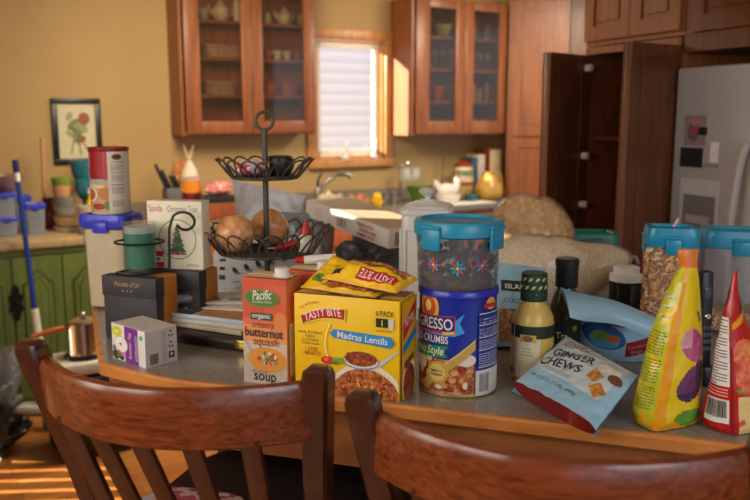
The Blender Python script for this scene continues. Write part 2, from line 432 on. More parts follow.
# ------------------------------------------------------------------ cabinets
def panel(b, fn, u0, u1, v0, v1, m, st=.055, th=.02, arch=0):
    """a framed door with a raised panel, on a face map"""
    b.prism(rect(u0, v0, u0+st, v1), fn, 0, th, m); b.prism(rect(u1-st, v0, u1, v1), fn, 0, th, m)
    b.prism(rect(u0+st, v0, u1-st, v0+st), fn, 0, th, m); b.prism(rect(u0+st, v1-st, u1-st, v1), fn, 0, th, m)
    b.prism(rect(u0+st, v0+st, u1-st, v1-st), fn, 0, th*.35, m)
    g = .018
    b.prism(rect(u0+st+g, v0+st+g, u1-st-g, v1-st-g), fn, 0, th*.75, m)
def glass_cabinet(label, s0, s1, z0, z1, d, shelf_z, doors, glass_z):
    t = thing('glass_front_cabinet', label, 'cabinet', WL(0,0,0), WA)
    b = MB(); e = .02
    wallbox(b, s0, s0+e, .002, d-.02, z0, z1, CHERRY); wallbox(b, s1-e, s1, .002, d-.02, z0, z1, CHERRY)
    wallbox(b, s0+e, s1-e, .002, d-.02, z0, z0+e, CHERRY); wallbox(b, s0+e, s1-e, .002, d-.02, z1-e, z1, CHERRY)
    wallbox(b, s0+e, s1-e, .002, .012, z0+e, z1-e, CHERRY)
    b.build('carcass', t)
    for z in shelf_z:
        b = MB(); wallbox(b, s0+e, s1-e, .012, d-.05, z-.02, z, CHERRY); b.build('shelf', t)
    gz0, gz1 = glass_z
    for (x0, g0, g1, x1) in doors:
        b = MB()
        wallbox(b, x0, g0, d-.02, d, z0+.012, z1, CHERRY, .003); wallbox(b, g1, x1, d-.02, d, z0+.012, z1, CHERRY, .003)
        wallbox(b, g0, g1, d-.02, d, z0+.012, gz0, CHERRY, .003); wallbox(b, g0, g1, d-.02, d, gz1, z1, CHERRY, .003)
        dr = b.build('cabinet_door', t)
        b = MB(); wallbox(b, g0-.005, g1+.005, d-.012, d-.008, gz0-.005, gz1+.005, CABGLASS); b.build('glass_pane', dr)
    return t
# left one
dL = .24
sl0 = wpx(181, 80, dL)[0]; sl1 = wpx(315, 80, dL)[0]; zl0 = wpx(248, 135, dL)[1]
shl = [wpx(250, y, dL)[1] for y in (21, 58, 95)]
ga, gb, gc, gd = (wpx(x, 60, dL)[0] for x in (200, 242, 263, 304))
mid = wpx(252, 60, dL)[0]
glass_cabinet('glass front wooden wall cabinet holding dishes, left of the window', sl0, sl1, zl0, 2.45, dL, shl, ((sl0+.03, ga, gb, mid-.002), (mid+.002, gc, gd, sl1)), (wpx(250,121,dL)[1], 2.38))
dL = .31
sr0 = wpx(413, 80, dL)[0]; sr1 = wpx(506, 80, dL)[0]; zr0 = wpx(460, 135, dL)[1]
shr = [wpx(465, y, dL)[1] for y in (37, 69, 101)]
ra, rb, rc, rd = (wpx(x, 60, dL)[0] for x in (430, 456, 474, 499))
midr = wpx(465, 60, dL)[0]
glass_cabinet('glass front wooden wall cabinet holding glasses, right of the window', sr0, sr1, zr0, 2.45, dL, shr, ((sr0+.03, ra, rb, midr-.002), (midr+.002, rc, rd, sr1)), (wpx(465,121,dL)[1], 2.38))
# sink counter and base cabinets
s0 = wpx(128, 300, .74)[0]+.03; s1 = wpx(507, 80, dL+.02)[0]-.01
b = MB(); wallbox(b, s0, s1, .002, .62, ZC-.04, ZC, mat('sink counter laminate', (120,112,100), .3, var=.2, scale=120), .004); tag(b.build('kitchen_worktop', None, P0, WA), 'grey kitchen worktop running under the window', 'worktop')
b = MB(); wallbox(b, s0, s1, .002, .02, ZC, ZC+.1, mat('backsplash laminate', (128,118,102), .4)); struct('trim_1', b, loc=P0, rotz=WA)
n = 6; ww = (s1-s0)/n
for i in range(n):
    t = thing('base_cabinet', 'wooden base cabinet under the grey window worktop', 'cabinet', WL(s0+ww*(i+.5), 0, 0), WA, 'base cabinets under the window worktop')
    b = MB(); b.bx(-ww/2+.001, ww/2-.001, -.57, -.002, .1, ZC-.041, ORANGEW); b.bx(-ww/2+.001, ww/2-.001, -.5, -.002, 0, .1, CHERRYD); b.build('carcass', t)
    b = MB(); panel(b, front(-.57), -ww/2+.01, ww/2-.01, .12, .68, ORANGEW); b.build('cabinet_door', t)
    b = MB(); b.bx(-ww/2+.01, ww/2-.01, -.59, -.57, .70, ZC-.06, ORANGEW, .004); b.build('drawer', t)
# tall cabinet across the corner
pl = wpx(508, 80, dL+.02); cl = WL(pl[0], dL+.02, 0); cr = ray(568, 80); tt = (cl.y-.12)/cr.y; crp = V((cr.x*tt, cr.y*tt, 0))
cw = (crp-cl).length; ca = yaw(cl, crp)
t = thing('tall_corner_cabinet', 'tall wooden cabinet with panelled doors across the kitchen corner', 'cabinet', (cl+crp)/2, ca)
b = MB(); b.bx(-cw/2, cw/2, 0, .5, 0, 2.5, CHERRY); b.build('carcass', t)
zsp = EYE+(ray(530,137).z*cl.y/ray(530,137).y)
ztp = EYE+(ray(530,3).z*cl.y/ray(530,3).y)
b = MB(); panel(b, front(0), -cw/2+.03, cw/2-.03, zsp+.012, ztp, CHERRY, .07); b.build('upper_door', t)
b = MB(); panel(b, front(0), -cw/2+.03, cw/2-.03, .12, zsp-.012, CHERRY, .07); b.build('lower_door', t)
b = MB(); b.bx(-cw/2, cw/2, -.03, 0, ztp+.02, 2.5, CHERRY, .004); b.build('crown', t)
t = thing('tall_side_cabinet', 'narrow dark wooden cabinet side between the corner cabinet and open pantry', 'cabinet', crp, ca)
b = MB(); b.bx(.005, .42, .05, .5, 0, 2.5, CHERRYD); b.build('carcass', t)
b = MB(); panel(b, front(.05), .03, .40, .12, 2.4, CHERRYD, .07); b.build('cabinet_door', t)
b = MB(); b.bx(.43, 2.4, .3, .4, 0, 2.6, PAINT); struct('wall_corner', b, loc=crp, rotz=ca)
# ---- pantry with both doors open
ZT = 1.86
t = thing('pantry_cabinet', 'tall dark wooden pantry cupboard with both doors standing open', 'cabinet', PF, frot)
PW = .60
b = MB()
x0, x1 = -PW-.02, -.015
b.bx(x0, x0+.02, 0, .62, 0, 1.89, CHERRYD); b.bx(x1-.02, x1, 0, .62, 0, 1.89, CHERRYD); b.bx(x0+.02, x1-.02, .60, .62, 0, 1.89, CHERRYD)
b.bx(x0+.02, x1-.02, 0, .6, ZT, 1.89, CHERRY); b.bx(x0+.02, x1-.02, 0, .6, 0, .1, CHERRYD)
b.build('carcass', t)
for z in (.62, .98, 1.50):
    b = MB(); b.bx(x0+.02, x1-.02, .03, .6, z-.02, z, CHERRYD); b.build('shelf', t)
Li = V((x0+.01, -.004, 0)); 
def local(o, p): return Matrix.Rotation(-frot, 4, 'Z') @ (p-PF)
def open_door(px_edge, depthY, hinge_x):
    fe = local(None, atY(px_edge, 120, depthY)); fe.z = 0
    h = V((hinge_x, -.004, 0)); d = (fe-h); wv = .31; d = d.normalized()*wv
    return h, math.atan2(d.y, d.x), wv
h, a, wv = open_door(545, 3.55, x0+.01)
b = MB(); b.bx(0, wv, -.011, .011, .1, ZT-.004, CHERRYD, .003)
f = plane((0,.011,0), (-1,0,0), (0,0,1)); g = plane((0,-.011,0), (1,0,0), (0,0,1))
for fn, sg in ((f,-1), (g,1)):
    panel(b, fn, min(0,sg*wv), max(0,sg*wv), .1, ZT-.004, CHERRYD, .06, .008)
dl = b.build('left_door', t, h, a)
for z in (1.80, 1.41, 1.19):
    b = MB(); b.lathe([(0,-.0),(.016,.0),(.016,.03),(0,.034)], OFFW, 16, Matrix.Translation((.03,-.02 if False else .02,z)) @ Matrix.Rotation(-PI/2,4,'X')); b.build('hinge', dl)
    b = MB(); b.lathe([(0,-.0),(.016,.0),(.016,.03),(0,.034)], OFFW, 16, Matrix.Translation((.03,-.02,z)) @ Matrix.Rotation(PI/2,4,'X')); b.build('hinge', dl)
h, a, wv = open_door(619, 3.02, x1-.01)
b = MB(); b.bx(0, wv, -.011, .011, .1, ZT-.004, CHERRYD, .003)
for fn, sg in ((f,-1), (g,1)):
    panel(b, fn, min(0,sg*wv), max(0,sg*wv), .1, ZT-.004, CHERRYD, .05, .008)
dr = b.build('right_door', t, h, a)
# cupboards above the pantry and the fridge
t = thing('upper_cabinet', 'light reddish wooden cupboard above the open pantry', 'cabinet', PF, frot)
b = MB(); b.bx(-PW-.02, -.002, 0, .62, 1.895, 2.55, CHERRY); b.build('carcass', t)
for u0, u1 in ((-PW-.01, -PW/2-.005), (-PW/2+.0, -.012)):
    b = MB(); panel(b, front(0), u0, u1, 1.915, 2.5, CHERRY, .06); b.build('cabinet_door', t)
t = thing('upper_cabinet', 'dark wooden cupboard above the white fridge', 'cabinet', PF, frot)
b = MB(); b.bx(.0, 1.0, 0, .62, 1.83, 2.55, CHERRYD); b.build('carcass', t)
for u0, u1 in ((.05, .49), (.51, .96)):
    b = MB(); panel(b, front(0), u0, u1, 1.9, 2.5, CHERRYD, .06); b.build('cabinet_door', t)
b = MB(); b.bx(-.013, .0, .0, .69, 0, 1.828, CHERRY); struct('trim_2', b, loc=PF, rotz=frot)
# ---- fridge
FW = mat('fridge enamel', (172,166,164), .45, var=.02)
t = thing('fridge', 'white side by side fridge with ice dispenser and photos stuck on', 'fridge', PF, frot)
b = MB(); b.bx(.012, .93, .03, .68, 0, 1.775, FW, .004); b.build('cabinet_body', t)
b = MB(); b.bx(.012, .425, -.035, .025, .06, 1.77, FW, .012)
fz = b.build('freezer_door', t)
b = MB(); b.bx(.437, .93, -.035, .025, .06, 1.77, FW, .012); b.build('fridge_door', t)
def handle(x, bow):
    b = MB(); pts = []
    for i in range(15):
        q = i/14; z = .75+q*.75
        pts.append((x+bow*math.sin(q*PI), -.045-.05*math.sin(q*PI)**.6, z))
    b.tube(pts, .014, FW, 8); return b
handle(.385, -.0).build('handle', fz)
handle(.475, .0).build('handle', t)
def fpx(px, py):
    r = ray(px, py); o = V((0,0,EYE)); pn = PF+FN*.036; tt = (pn-o).dot(FN)/r.dot(FN); p = o+r*tt
    return (p-PF).dot(FX), p.z
ux0, uz1 = fpx(681, 193); ux1, uz0 = fpx(718, 232)
b = MB(); f = front(-.036)
b.prism(rect(ux0, uz0-.06, ux1, uz1+.06), f, 0, .004, mat('dispenser surround', (196,192,190), .4))
b.prism(rect(ux0+.02, uz0-.03, ux1-.02, uz1), f, .0041, .006, mat('dispenser recess', (120,118,120), .4))
b.prism(rect(ux0+.05, uz0+.02, ux1-.04, uz0+.05), f, .0062, .02, FW)
b.build('ice_dispenser', fz)
def stuck(name, label, x0, y0, x1, y1, m, th=.001, blob=None, cat='photo'):
    a0, z1 = fpx(x0, y0); a1, z0 = fpx(x1, y1)
    b = MB(); b.prism(rect(a0, z0, a1, z1), front(-.0365), 0, th, m)
    if blob:
        for (fx, fy, ax, ay, mm) in blob: b.print(ell(a0+(a1-a0)*fx, z0+(z1-z0)*fy, ax*(a1-a0), ay*(z1-z0)), front(-.0365), mm, h=th+.0004+.0002*len(b.ms))
    return tag(b.build(name, None, PF, frot), label, cat)
stuck('magnet_sheet', 'black square sheet stuck on the fridge', 681, 147, 702, 168, mat('black magnet', (30,28,32), .5), cat='sheet')
stuck('photo_print', 'family photo in a pink border stuck high on the fridge', 686, 115, 705, 146, mat('faded pink photo', (150,120,124), .4), .003,
      [(.45,.45,.28,.32,mat('photo grey', (96,90,92), .5)), (.5,.78,.16,.14,mat('photo face', (176,120,104), .5)), (.5,.5,.2,.14,mat('photo red', (170,70,70), .5))])
stuck('magnet', 'small round black magnet right of the photo', 702, 127, 707, 135, BLACK, .012, cat='magnet')
stuck('paper_note', 'small white note stuck on the fridge beside the black sheet', 711, 142, 718, 163, WHITE, .001, cat='note')
stuck('magnet_clip', 'small grey clip magnet under the white note', 705, 163, 718, 168, mat('grey clip', (150,146,140), .4), .01, cat='magnet')
# ------------------------------------------------------------------ things along the window wall
def pot(b, prof, m, **k): return b.lathe(prof, m, **k)
def place(px, d, z, py=None):
    """a point on the plane d off the window wall, under pixel column px at height z"""
    s, _, k = wpx(px, py or 150, d); return WL(s, d, z), k
def zat(px, py, d): return wpx(px, py, d)[1]
def simple(name, label, cat, b, loc, rotz=0, group=None): return tag(b.build(name, None, loc, rotz), label, cat, group)
CHINA = mat('cream china', (206,198,170), .3, var=.1, scale=20)
CHINAG = mat('sage china', (150,154,120), .3, var=.25, scale=40)
STONE = mat('stoneware', (150,128,104), .45, var=.3, scale=60)
BRICK = mat('terracotta glaze', (150,84,60), .4, var=.2, scale=40)
GLASS = clear('drinking glass', (225,228,228), .12, .05)
# dishes in the left cabinet
fz = [zl0+.021]+[z for z in sorted(shl)]         # bottom, then three shelves
def dish(px, shelf, d, w, h, kind, m, name, label, cat, cab=None):
    if cab is None: d *= .68
    z = (cab or fz)[shelf]+.001; p, k = place(px, d, z, 60); r = w*k/2; hh = h*k
    b = MB()
    if kind == 'bowl': b.lathe([(r*.5,0),(r*.55,.004),(r*.9,hh*.6),(r,hh),(r*.95,hh),(r*.5,.012),(0,.01)], m, 24)
    elif kind == 'plate': b.lathe([(r*.6,0),(r,hh),(r*.97,hh+.004),(r*.55,.008),(0,.008)], m, 24)
    elif kind == 'cass': b.lathe([(r*.9,0),(r,hh*.8),(r*1.06,hh*.85),(r*1.06,hh),(r*.96,hh),(r*.9,.012),(0,.01)], m, 28, sy=.6, p=5)
    elif kind == 'jar': b.lathe([(r*.7,0),(r,hh*.25),(r,hh*.7),(r*.6,hh*.88),(r*.66,hh),(0,hh)], m, 24)
    elif kind == 'glass': b.lathe([(r*.7,0),(r,hh),(r*.93,hh),(r*.62,.008),(0,.008)], m, 20)
    elif kind == 'goblet': b.lathe([(r*.8,0),(r*.75,.004),(.004,.008),(.004,hh*.45),(r*.8,hh*.6),(r,hh*.8),(r*.85,hh),(r*.8,hh),(r*.93,hh*.8),(0,hh*.5)], m, 20)
    elif kind == 'teapot':
        b.lathe([(r*.5,0),(r*.8,hh*.12),(r,hh*.4),(r*.9,hh*.62),(r*.45,hh*.78),(r*.42,hh*.8),(r*.3,hh*.88),(0,hh*.9)], m, 28)
        o = tag(b.build(name, None, p, WA), label, cat)
        q = MB(); q.tube([(-r*.8,0,hh*.25),(-r*1.3,0,hh*.45),(-r*1.5,0,hh*.72)], [.012,.009,.007], m); q.build('spout', o)
        q = MB(); q.tube([(r*.85,0,hh*.6),(r*1.35,0,hh*.62),(r*1.45,0,hh*.4),(r*.95,0,hh*.2)], .006, m); q.build('handle', o)
        q = MB(); q.lathe([(r*.1,hh*.9),(r*.16,hh*.97),(0,hh)], m, 14); q.build('lid_knob', o); return o
    return tag(b.build(name, None, p, WA), label, cat)
dish(222, 3, .17, 17, 21, 'teapot', CHINA, 'teapot', 'cream flowered teapot on the highest visible shelf, left cabinet', 'teapot')
dish(205, 3, .20, 13, 11, 'bowl', CHINAG, 'bowl', 'sage bowl left of the cream teapot', 'bowl')
dish(238, 3, .20, 8, 24, 'jar', CHINA, 'jar', 'tall cream jar right of the teapot in the left cabinet', 'jar')
dish(268, 3, .16, 9, 12, 'jar', CHINAG, 'sugar_bowl', 'small sage sugar bowl behind the right door of the left cabinet', 'bowl')
dish(285, 3, .16, 14, 18, 'teapot', CHINA, 'teapot', 'round cream pot behind the right door of the left cabinet', 'teapot')
dish(301, 3, .22, 5, 11, 'jar', CHINAG, 'jar', 'little sage jar at the right end of the top shelf', 'jar')
dish(221, 2, .18, 40, 12, 'cass', STONE, 'baking_dish', 'long stoneware baking dish on the second shelf down, left door', 'dish')
for i, x in enumerate((268, 277, 287, 297)):
    dish(x, 2, .18, 9, 9, 'bowl', (BRICK, CHINA, CHINA, BRICK)[i], 'ramekin', ('dark ramekin, leftmost of the row behind the right door', 'pale ramekin, second from the left in the shelf row', 'pale ramekin, third from the left in the shelf row', 'dark ramekin, rightmost of the row behind the right door')[i], 'ramekin', None)
dish(218, 1, .18, 33, 13, 'cass', STONE, 'baking_dish', 'deep stoneware baking dish on the third shelf down', 'dish')
dish(269, 1, .18, 12, 14, 'jar', BRICK, 'crock', 'brown crock on the third shelf behind the right door', 'crock')
dish(288, 1, .18, 18, 14, 'cass', BRICK, 'casserole', 'brown casserole beside the brown crock in the left cabinet', 'dish')
dish(223, 0, .18, 28, 9, 'bowl', BRICK, 'pie_dish', 'terracotta pie dish on the cabinet floor, left door', 'dish')
dish(270, 0, .18, 13, 9, 'bowl', GLASS, 'glass_bowl', 'clear glass bowl on the cabinet floor behind the wire ring', 'bowl')
dish(291, 0, .18, 16, 10, 'bowl', GLASS, 'glass_bowl', 'clear glass bowl at the right corner of the cabinet floor', 'bowl')
# glasses in the right cabinet
gz = [zr0+.021]+[z for z in sorted(shr)]
AMB = mat('orange glass bowl', (170,74,34), .2)
dish(442, 3, .17, 24, 12, 'bowl', CHINAG, 'serving_bowl', 'pale green serving bowl on the upper shelf, right cabinet', 'bowl', gz)
for i, x in enumerate((434, 442, 450)): dish(x, 2, .14, 7, 19, 'goblet', GLASS, 'wine_glass', ('stem glass, leftmost on the middle shelf of the right cabinet', 'stem glass, middle of three behind the left door of the right cabinet', 'stem glass nearest the centre stile behind the left door, right cabinet')[i], 'glass', gz)
for i, x in enumerate((472, 480, 488)): dish(x, 2, .14, 7, 17, 'goblet', GLASS, 'wine_glass', ('stem glass nearest the centre stile behind the right door, right cabinet', 'stem glass, middle of three behind the right door of the right cabinet', 'stem glass, rightmost on the middle shelf of the right cabinet')[i], 'glass', gz)
dish(437, 1, .16, 15, 15, 'bowl', AMB, 'bowl', 'orange bowl on the lower shelf of the right cabinet', 'bowl', gz)
dish(452, 1, .16, 7, 15, 'glass', GLASS, 'tumbler', 'clear tumbler beside the orange bowl', 'glass', gz)
GOLD = mat('pale gold glass', (206,180,110), .15, .6)
for i, x in enumerate((474, 480, 487)): dish(x, 1, .13+.03*(i == 1), 6, (16, 12, 18)[i], 'glass', GOLD, 'candlestick', ('gold glass candlestick, left of three in the right cabinet', 'short gold glass candlestick in the middle of three', 'gold glass candlestick, right of three in the right cabinet')[i], 'candlestick', gz)
dish(444, 0, .16, 20, 11, 'bowl', CHINAG, 'bowl', 'green bowl on the floor of the right cabinet, left door', 'bowl', gz)
for i, x in enumerate((474, 486)): dish(x, 0, .16, 8, 12, 'glass', GLASS, 'tumbler', ('clear tumbler on the right cabinet floor, nearer the centre stile', 'clear tumbler on the right cabinet floor, at the far right')[i], 'glass', gz)
for i, x in enumerate((474, 486)): dish(x, 3, .16, 8, 16, 'glass', GLASS, 'tumbler', ('tumbler on the upper shelf of the right cabinet, nearer the centre', 'tumbler on the upper shelf of the right cabinet, far right')[i], 'glass', gz)
# picture on the wall
def botanical():
    a0, z1, k = wpx(50, 98, .005); a1, z0, _ = wpx(103, 163, .005)
    t = thing('framed_picture', 'black framed botanical print hanging on the tan wall', 'picture', WL((a0+a1)/2, .002, (z0+z1)/2), WA)
    W, H = (a1-a0)/2, (z1-z0)/2; e = .035
    b = MB(); m = mat('black picture frame', (24,24,26), .35)
    b.bx(-W, W, -.02, 0, H-e, H, m, .003); b.bx(-W, W, -.02, 0, -H, -H+e, m, .003); b.bx(-W, -W+e, -.02, 0, -H+e, H-e, m, .003); b.bx(W-e, W, -.02, 0, -H+e, H-e, m, .003); b.build('frame', t)
    b = MB(); b.bx(-W+e, W-e, -.008, 0, -H+e, H-e, mat('cream print paper', (204,196,160), .7, var=.04)); f = front(-.008)
    g1, g2, r1 = mat('print green', (112,120,76), .7, var=.3), mat('print sage', (146,150,108), .7), mat('print red', (150,84,62), .7, var=.3)
    for cx, cy, a, c, ro, m in ((-.1,.2,.32,.2,.6,g1),(.15,.1,.3,.22,-.5,g2),(.3,.38,.24,.26,.2,r1),(-.3,.45,.2,.12,1.1,g2),(0,-.15,.2,.34,.2,g1),(.2,-.25,.16,.12,.8,r1),(-.25,-.1,.26,.1,-.6,g2)):
        b.print(ell(cx*W, cy*H, a*W, c*W, 20, ro), f, m)
    for x0, y0, x1, y1 in ((-.1,-.1,-.3,-.7),(.05,-.3,.1,-.75),(.2,-.3,.4,-.6)):
        d = V((x1-x0, y1-y0)); n_ = V((-d.y, d.x)).normalized()*.03
        b.print([((x0+n_.x)*W,(y0+n_.y)*H),((x0-n_.x)*W,(y0-n_.y)*H),((x1-n_.x)*W,(y1-n_.y)*H),((x1+n_.x)*W,(y1+n_.y)*H)], f, g1)
    b.build('print', t)
botanical()
# switch plate
a0, z1, k = wpx(403, 168, .004); a1, z0, _ = wpx(420, 181, .004)
t = thing('outlet_plate', 'cream double outlet plate on the wall right of the tap', 'outlet', WL((a0+a1)/2, .0005, (z0+z1)/2), WA)
b = MB(); W, H = (a1-a0)/2, (z1-z0)/2; b.bx(-W, W, -.006, 0, -H, H, mat('outlet plastic', (200,190,170), .4), .002); b.build('plate', t)
for x in (-W/2, W/2):
    b = MB(); b.bx(x-W*.28, x+W*.28, -.009, -.006, -H*.6, H*.6, OFFW, .001); b.build('socket', t)
# taps
def tap(px, d, topy, reach, dirx, label, m, name='kitchen_tap'):
    p, k = place(px, d, ZC, 195); h = zat(px, topy, d)-ZC
    t = thing(name, label, 'tap', p, WA)
    b = MB(); b.lathe([(.026,0),(.026,.012),(.016,.02),(.015,.05)], m, 20); b.build('base', t)
    b = MB(); r = reach/2; pts = [(0,0,.04),(0,0,h-r*1.0)]
    for i in range(1, 11):
        a = PI*(1-i/10); pts.append((dirx*(r+r*math.cos(a)), -.02-.03*i/10, h-r+r*math.sin(a)))
    pts.append((dirx*2*r, -.05, h-r-.05)); b.tube(pts, .011, m, 10); b.build('spout', t)
    b = MB(); b.tube([(0,-.0,.05),(.05*-dirx,-.02,.075)], .007, m, 8); b.build('lever', t)
tap(400, .12, 163, .075, 1, 'tall chrome gooseneck tap left of the outlet plate', CHROME)
p, k = place(318, .14, ZC, 195)
t = thing('kitchen_tap', 'low brushed steel tap with long sloping spout under the window', 'tap', p, WA)
zt = zat(340, 174, .2)-ZC; dk = mat('brushed steel', (150,148,142), .3, 1)
b = MB(); b.lathe([(.03,0),(.03,.015),(.022,.02),(.02,zt*.55),(.014,zt*.6)], dk, 20); b.build('base', t)
b = MB(); b.tube([(0,0,zt*.5),(.05,-.03,zt*.75),(.12,-.05,zt*.98),(.2,-.07,zt),(.235,-.075,zt*.9)], [.013,.013,.014,.016,.017], dk, 10); b.build('spout', t)
b = MB(); b.tube([(0,0,zt*.55),(.0,-.0,zt*.8),(.03,.0,zt*1.02)], [.012,.009,.007], BLACK, 8); b.build('lever', t)
# white ornament on the sill
for i, (px, nm) in enumerate(((345, 'white curved ornament standing on the window sill, left of two'), (374, 'white curved ornament at the right end of the window sill'))):
    s_, z_, k = wpx(px, 158, .03); b = MB()
    b.lathe([(.03,0),(.034,.012),(.02,.03),(.012,.045)], WHITE, 16); b.tube([(0,0,.04),(.02,0,.07),(.012,0,.10),(.03,0,.125+.02*i)], [.014,.012,.009,.004], WHITE, 8)
    tag(b.build('sill_ornament', None, WL(s_, .025, wz0+.001), WA), nm, 'ornament')
# --- group at the left end of the window worktop
d0 = .40
def boxon(name, label, cat, x0, x1, y1, d, depth, z, m, ybase=None, bev=.004, rotz=None):
    """a box whose front stands d off the wall between two pixel columns, rising from z to pixel row y1"""
    sa, _, k = wpx(x0, y1, d); sb = wpx(x1, y1, d)[0]; zt = wpx((x0+x1)/2, y1, d)[1]
    b = MB(); w_ = (sb-sa)/2; b.bx(-w_, w_, 0, depth, 0, zt-z, m, bev)
    return tag(b.build(name, None, WL((sa+sb)/2, d, z), WA), label, cat), WL((sa+sb)/2, d-depth/2, zt), zt
bread, bp, bz = boxon('bread_box', 'reddish wooden bread box at the left end of the worktop', 'box', 168, 240, 204, .42, .3, ZC, wood('bread box wood', (128,62,30), (160,84,44), .4))
bk = mat('dark tray', (34,30,30), .5)
darkb, dp, dz = boxon('dark_tin', 'flat dark tin on the bread box under the pink mitt', 'tin', 199, 236, 196, .415, .14, bz+.001, bk)
def quilt(name, label, cat, loc, sx, sy, sz, cols, seed, rotz=0):
    m = bpy.data.materials.new(name+' fabric'); m.use_nodes = True; nt = m.node_tree; pr = nt.nodes['Principled BSDF']; L = nt.links.new
    tc = nt.nodes.new('ShaderNodeTexCoord'); v = nt.nodes.new('ShaderNodeTexVoronoi'); v.inputs['Scale'].default_value = 60
    r = nt.nodes.new('ShaderNodeValToRGB'); r.color_ramp.interpolation = 'CONSTANT'; e = r.color_ramp.elements
    e[0].color = rgb(*cols[0]); e[1].position = .45; e[1].color = rgb(*cols[1]); x = e.new(.75); x.color = rgb(*cols[2])
    L(tc.outputs['Object'], v.inputs['Vector']); L(v.outputs['Color'], r.inputs['Fac']); L(r.outputs['Color'], pr.inputs['Base Color']); pr.inputs['Roughness'].default_value = .9
    b = MB()
    def f(u, v_):
        a = 2*PI*u; ph = PI*v_; x = math.cos(a)*math.sin(ph); y = math.sin(a)*math.sin(ph); z = -math.cos(ph)
        q = 1+.22*noise.noise(V((x*1.7+seed, y*1.7, z*1.7)))
        return V((x*sx*q, y*sy*q, max(0, (z*.5+.5)*sz*q)))
    b.grid(f, 40, 20, m, wu=True)
    return tag(b.build(name, None, loc, rotz), label, cat)
quilt('oven_mitt', 'pink flowered oven mitt lying on the dark tin', 'oven mitt', V((dp.x,dp.y,dz+.001))+A*.03, .10, .06, .085, ((214,96,104),(232,150,146),(238,206,190)), 3, WA)
# striped tin with bell
p, k = place(190, .26, bz+.001, 185)
t = thing('striped_tin', 'round tin with orange and maroon bands on the bread box', 'tin', p, WA)
zt = zat(196, 176, .28)-bz; r = 11*k
b = MB(); b.lathe([(r,0),(r,zt*.38)], mat('maroon enamel', (112,26,26), .35), 32); b.lathe([(r,zt*.38),(r,zt*.82)], mat('orange enamel', (226,140,30), .35), 32); b.build('can_body', t)
b = MB(); b.lathe([(r*1.03,zt*.82),(r*1.03,zt),(0,zt)], mat('pinkish lid', (196,160,140), .4), 32); b.build('lid', t)
t2 = thing('bell_jar', 'white cone ornament with a bow on the striped tin', 'ornament', p+V((0,0,zt+.0015)), WA)
h = zat(196, 142, .28)-bz-zt
b = MB(); b.lathe([(r*.75,0),(r*.6,h*.2),(r*.22,h*.42),(.006,h*.46)], mat('white felt', (222,208,186), .8), 24); b.build('cone', t2)
b = MB()
for sg in (-1, 1): b.tube([(0,0,h*.46),(sg*.02,0,h*.6),(sg*.03,0,h*.9),(sg*.012,0,h*.7),(0,0,h*.5)], .004, mat('cream ribbon', (206,186,150), .7), 6)
b.build('bow', t2)
ob, op, oz = boxon('orange_card', 'small orange and grey picture card behind the striped tin', 'card', 174, 186, 160, .12, .02, bz+.001, mat('orange frame', (180,112,50), .5, var=.4, scale=50))
yb, _, _ = boxon('yellow_box', 'small yellow box between the knives and the striped tin', 'box', 177, 181, 176, .20, .04, bz+.001, YEL)
# knife block with knives
p, k = place(165, .5, bz+.001, 190)
p = WL(wpx(166, 190, .30)[0], .30, bz+.001)
t = thing('knife_block', 'grey knife block holding black handled knives on the bread box', 'knife block', p, WA+.1)
b = MB(); M = Matrix.Rotation(R(-22), 4, 'Y'); b.box((0,0,.05), (.10,.09,.10), mat('grey block', (96,98,100), .5), .004, M=Matrix.Translation((0.04,0,.0)))
b.build('block', t)
for i, (x, ln, g) in enumerate(((-.02,.17,0),(.005,.13,.004),(.04,.09,0),(.065,.085,.003))):
    b = MB(); b.box((0,0,ln/2), (.022,.016,ln), BLACK, .005, M=Matrix.Translation((x+.02,-.01+g,.10)) @ Matrix.Rotation(R(-24), 4, 'Y')); k_ = b.build('knife_handle', t)
# clutter round the sink: fruit crates of wrapped food
def crumple(name, label, cat, loc, sx, sy, sz, m, seed, amp=.35, fq=2.2, rotz=0, nu=56, nv=28, inner=None, flat=True):
    b = MB(); zs_ = max(1, sz/(sx+sy))
    def f(u, v_):
        a = 2*PI*u; ph = PI*(.02+.96*v_); x = math.cos(a)*math.sin(ph); y = math.sin(a)*math.sin(ph); z = -math.cos(ph)
        q = 1+amp*noise.noise(V((x*fq+seed, y*fq+seed*.3, z*fq*zs_)))+amp*.6*abs(noise.noise(V((x*fq*1.8, y*fq*1.8+seed, z*fq*1.8*zs_))))
        zz = (z*.5+.5)*sz*q
        return V((x*sx*q, y*sy*q, max(0, zz)))
    b.grid(f, nu, nv, m, wu=True)
    o = tag(b.build(name, None, loc, rotz, sharp=25), label, cat)
    if inner:
        q = MB()
        def f2(u, v_):
            a = 2*PI*u; ph = PI*v_; return V((math.cos(a)*math.sin(ph)*sx*.72, math.sin(a)*math.sin(ph)*sy*.72, .004+(.5-.5*math.cos(ph))*sz*.62))
        q.grid(f2, 24, 12, inner, wu=True); q.build('contents', o)
    return o
PLAST = clear('crinkled clear bag', (232,234,236), .3, .12)
PLASTG = clear('grey plastic bag', (196,198,202), .55, .18, (150,152,156))
p, k = place(330, .42, ZC+.001, 195)
crumple('snack_bag', 'pale crumpled snack bag lying beside the low steel tap', 'bag', p, .10, .07, .12, mat('pale snack foil', (206,188,160), .35, var=.3, scale=14), 5, rotz=WA)
p, k = place(358, .46, ZC+.001, 195)
crumple('snack_bag', 'orange brown snack bag behind the white carton', 'bag', p, .08, .07, .10, mat('orange snack foil', (188,120,80), .35, var=.4, scale=16), 9, rotz=WA)
p, k = place(377, .46, ZC+.001, 195)
crumple('snack_bag', 'small yellow packet behind the white carton, near the tap', 'bag', p, .035, .04, .10, YEL, 2, rotz=WA)
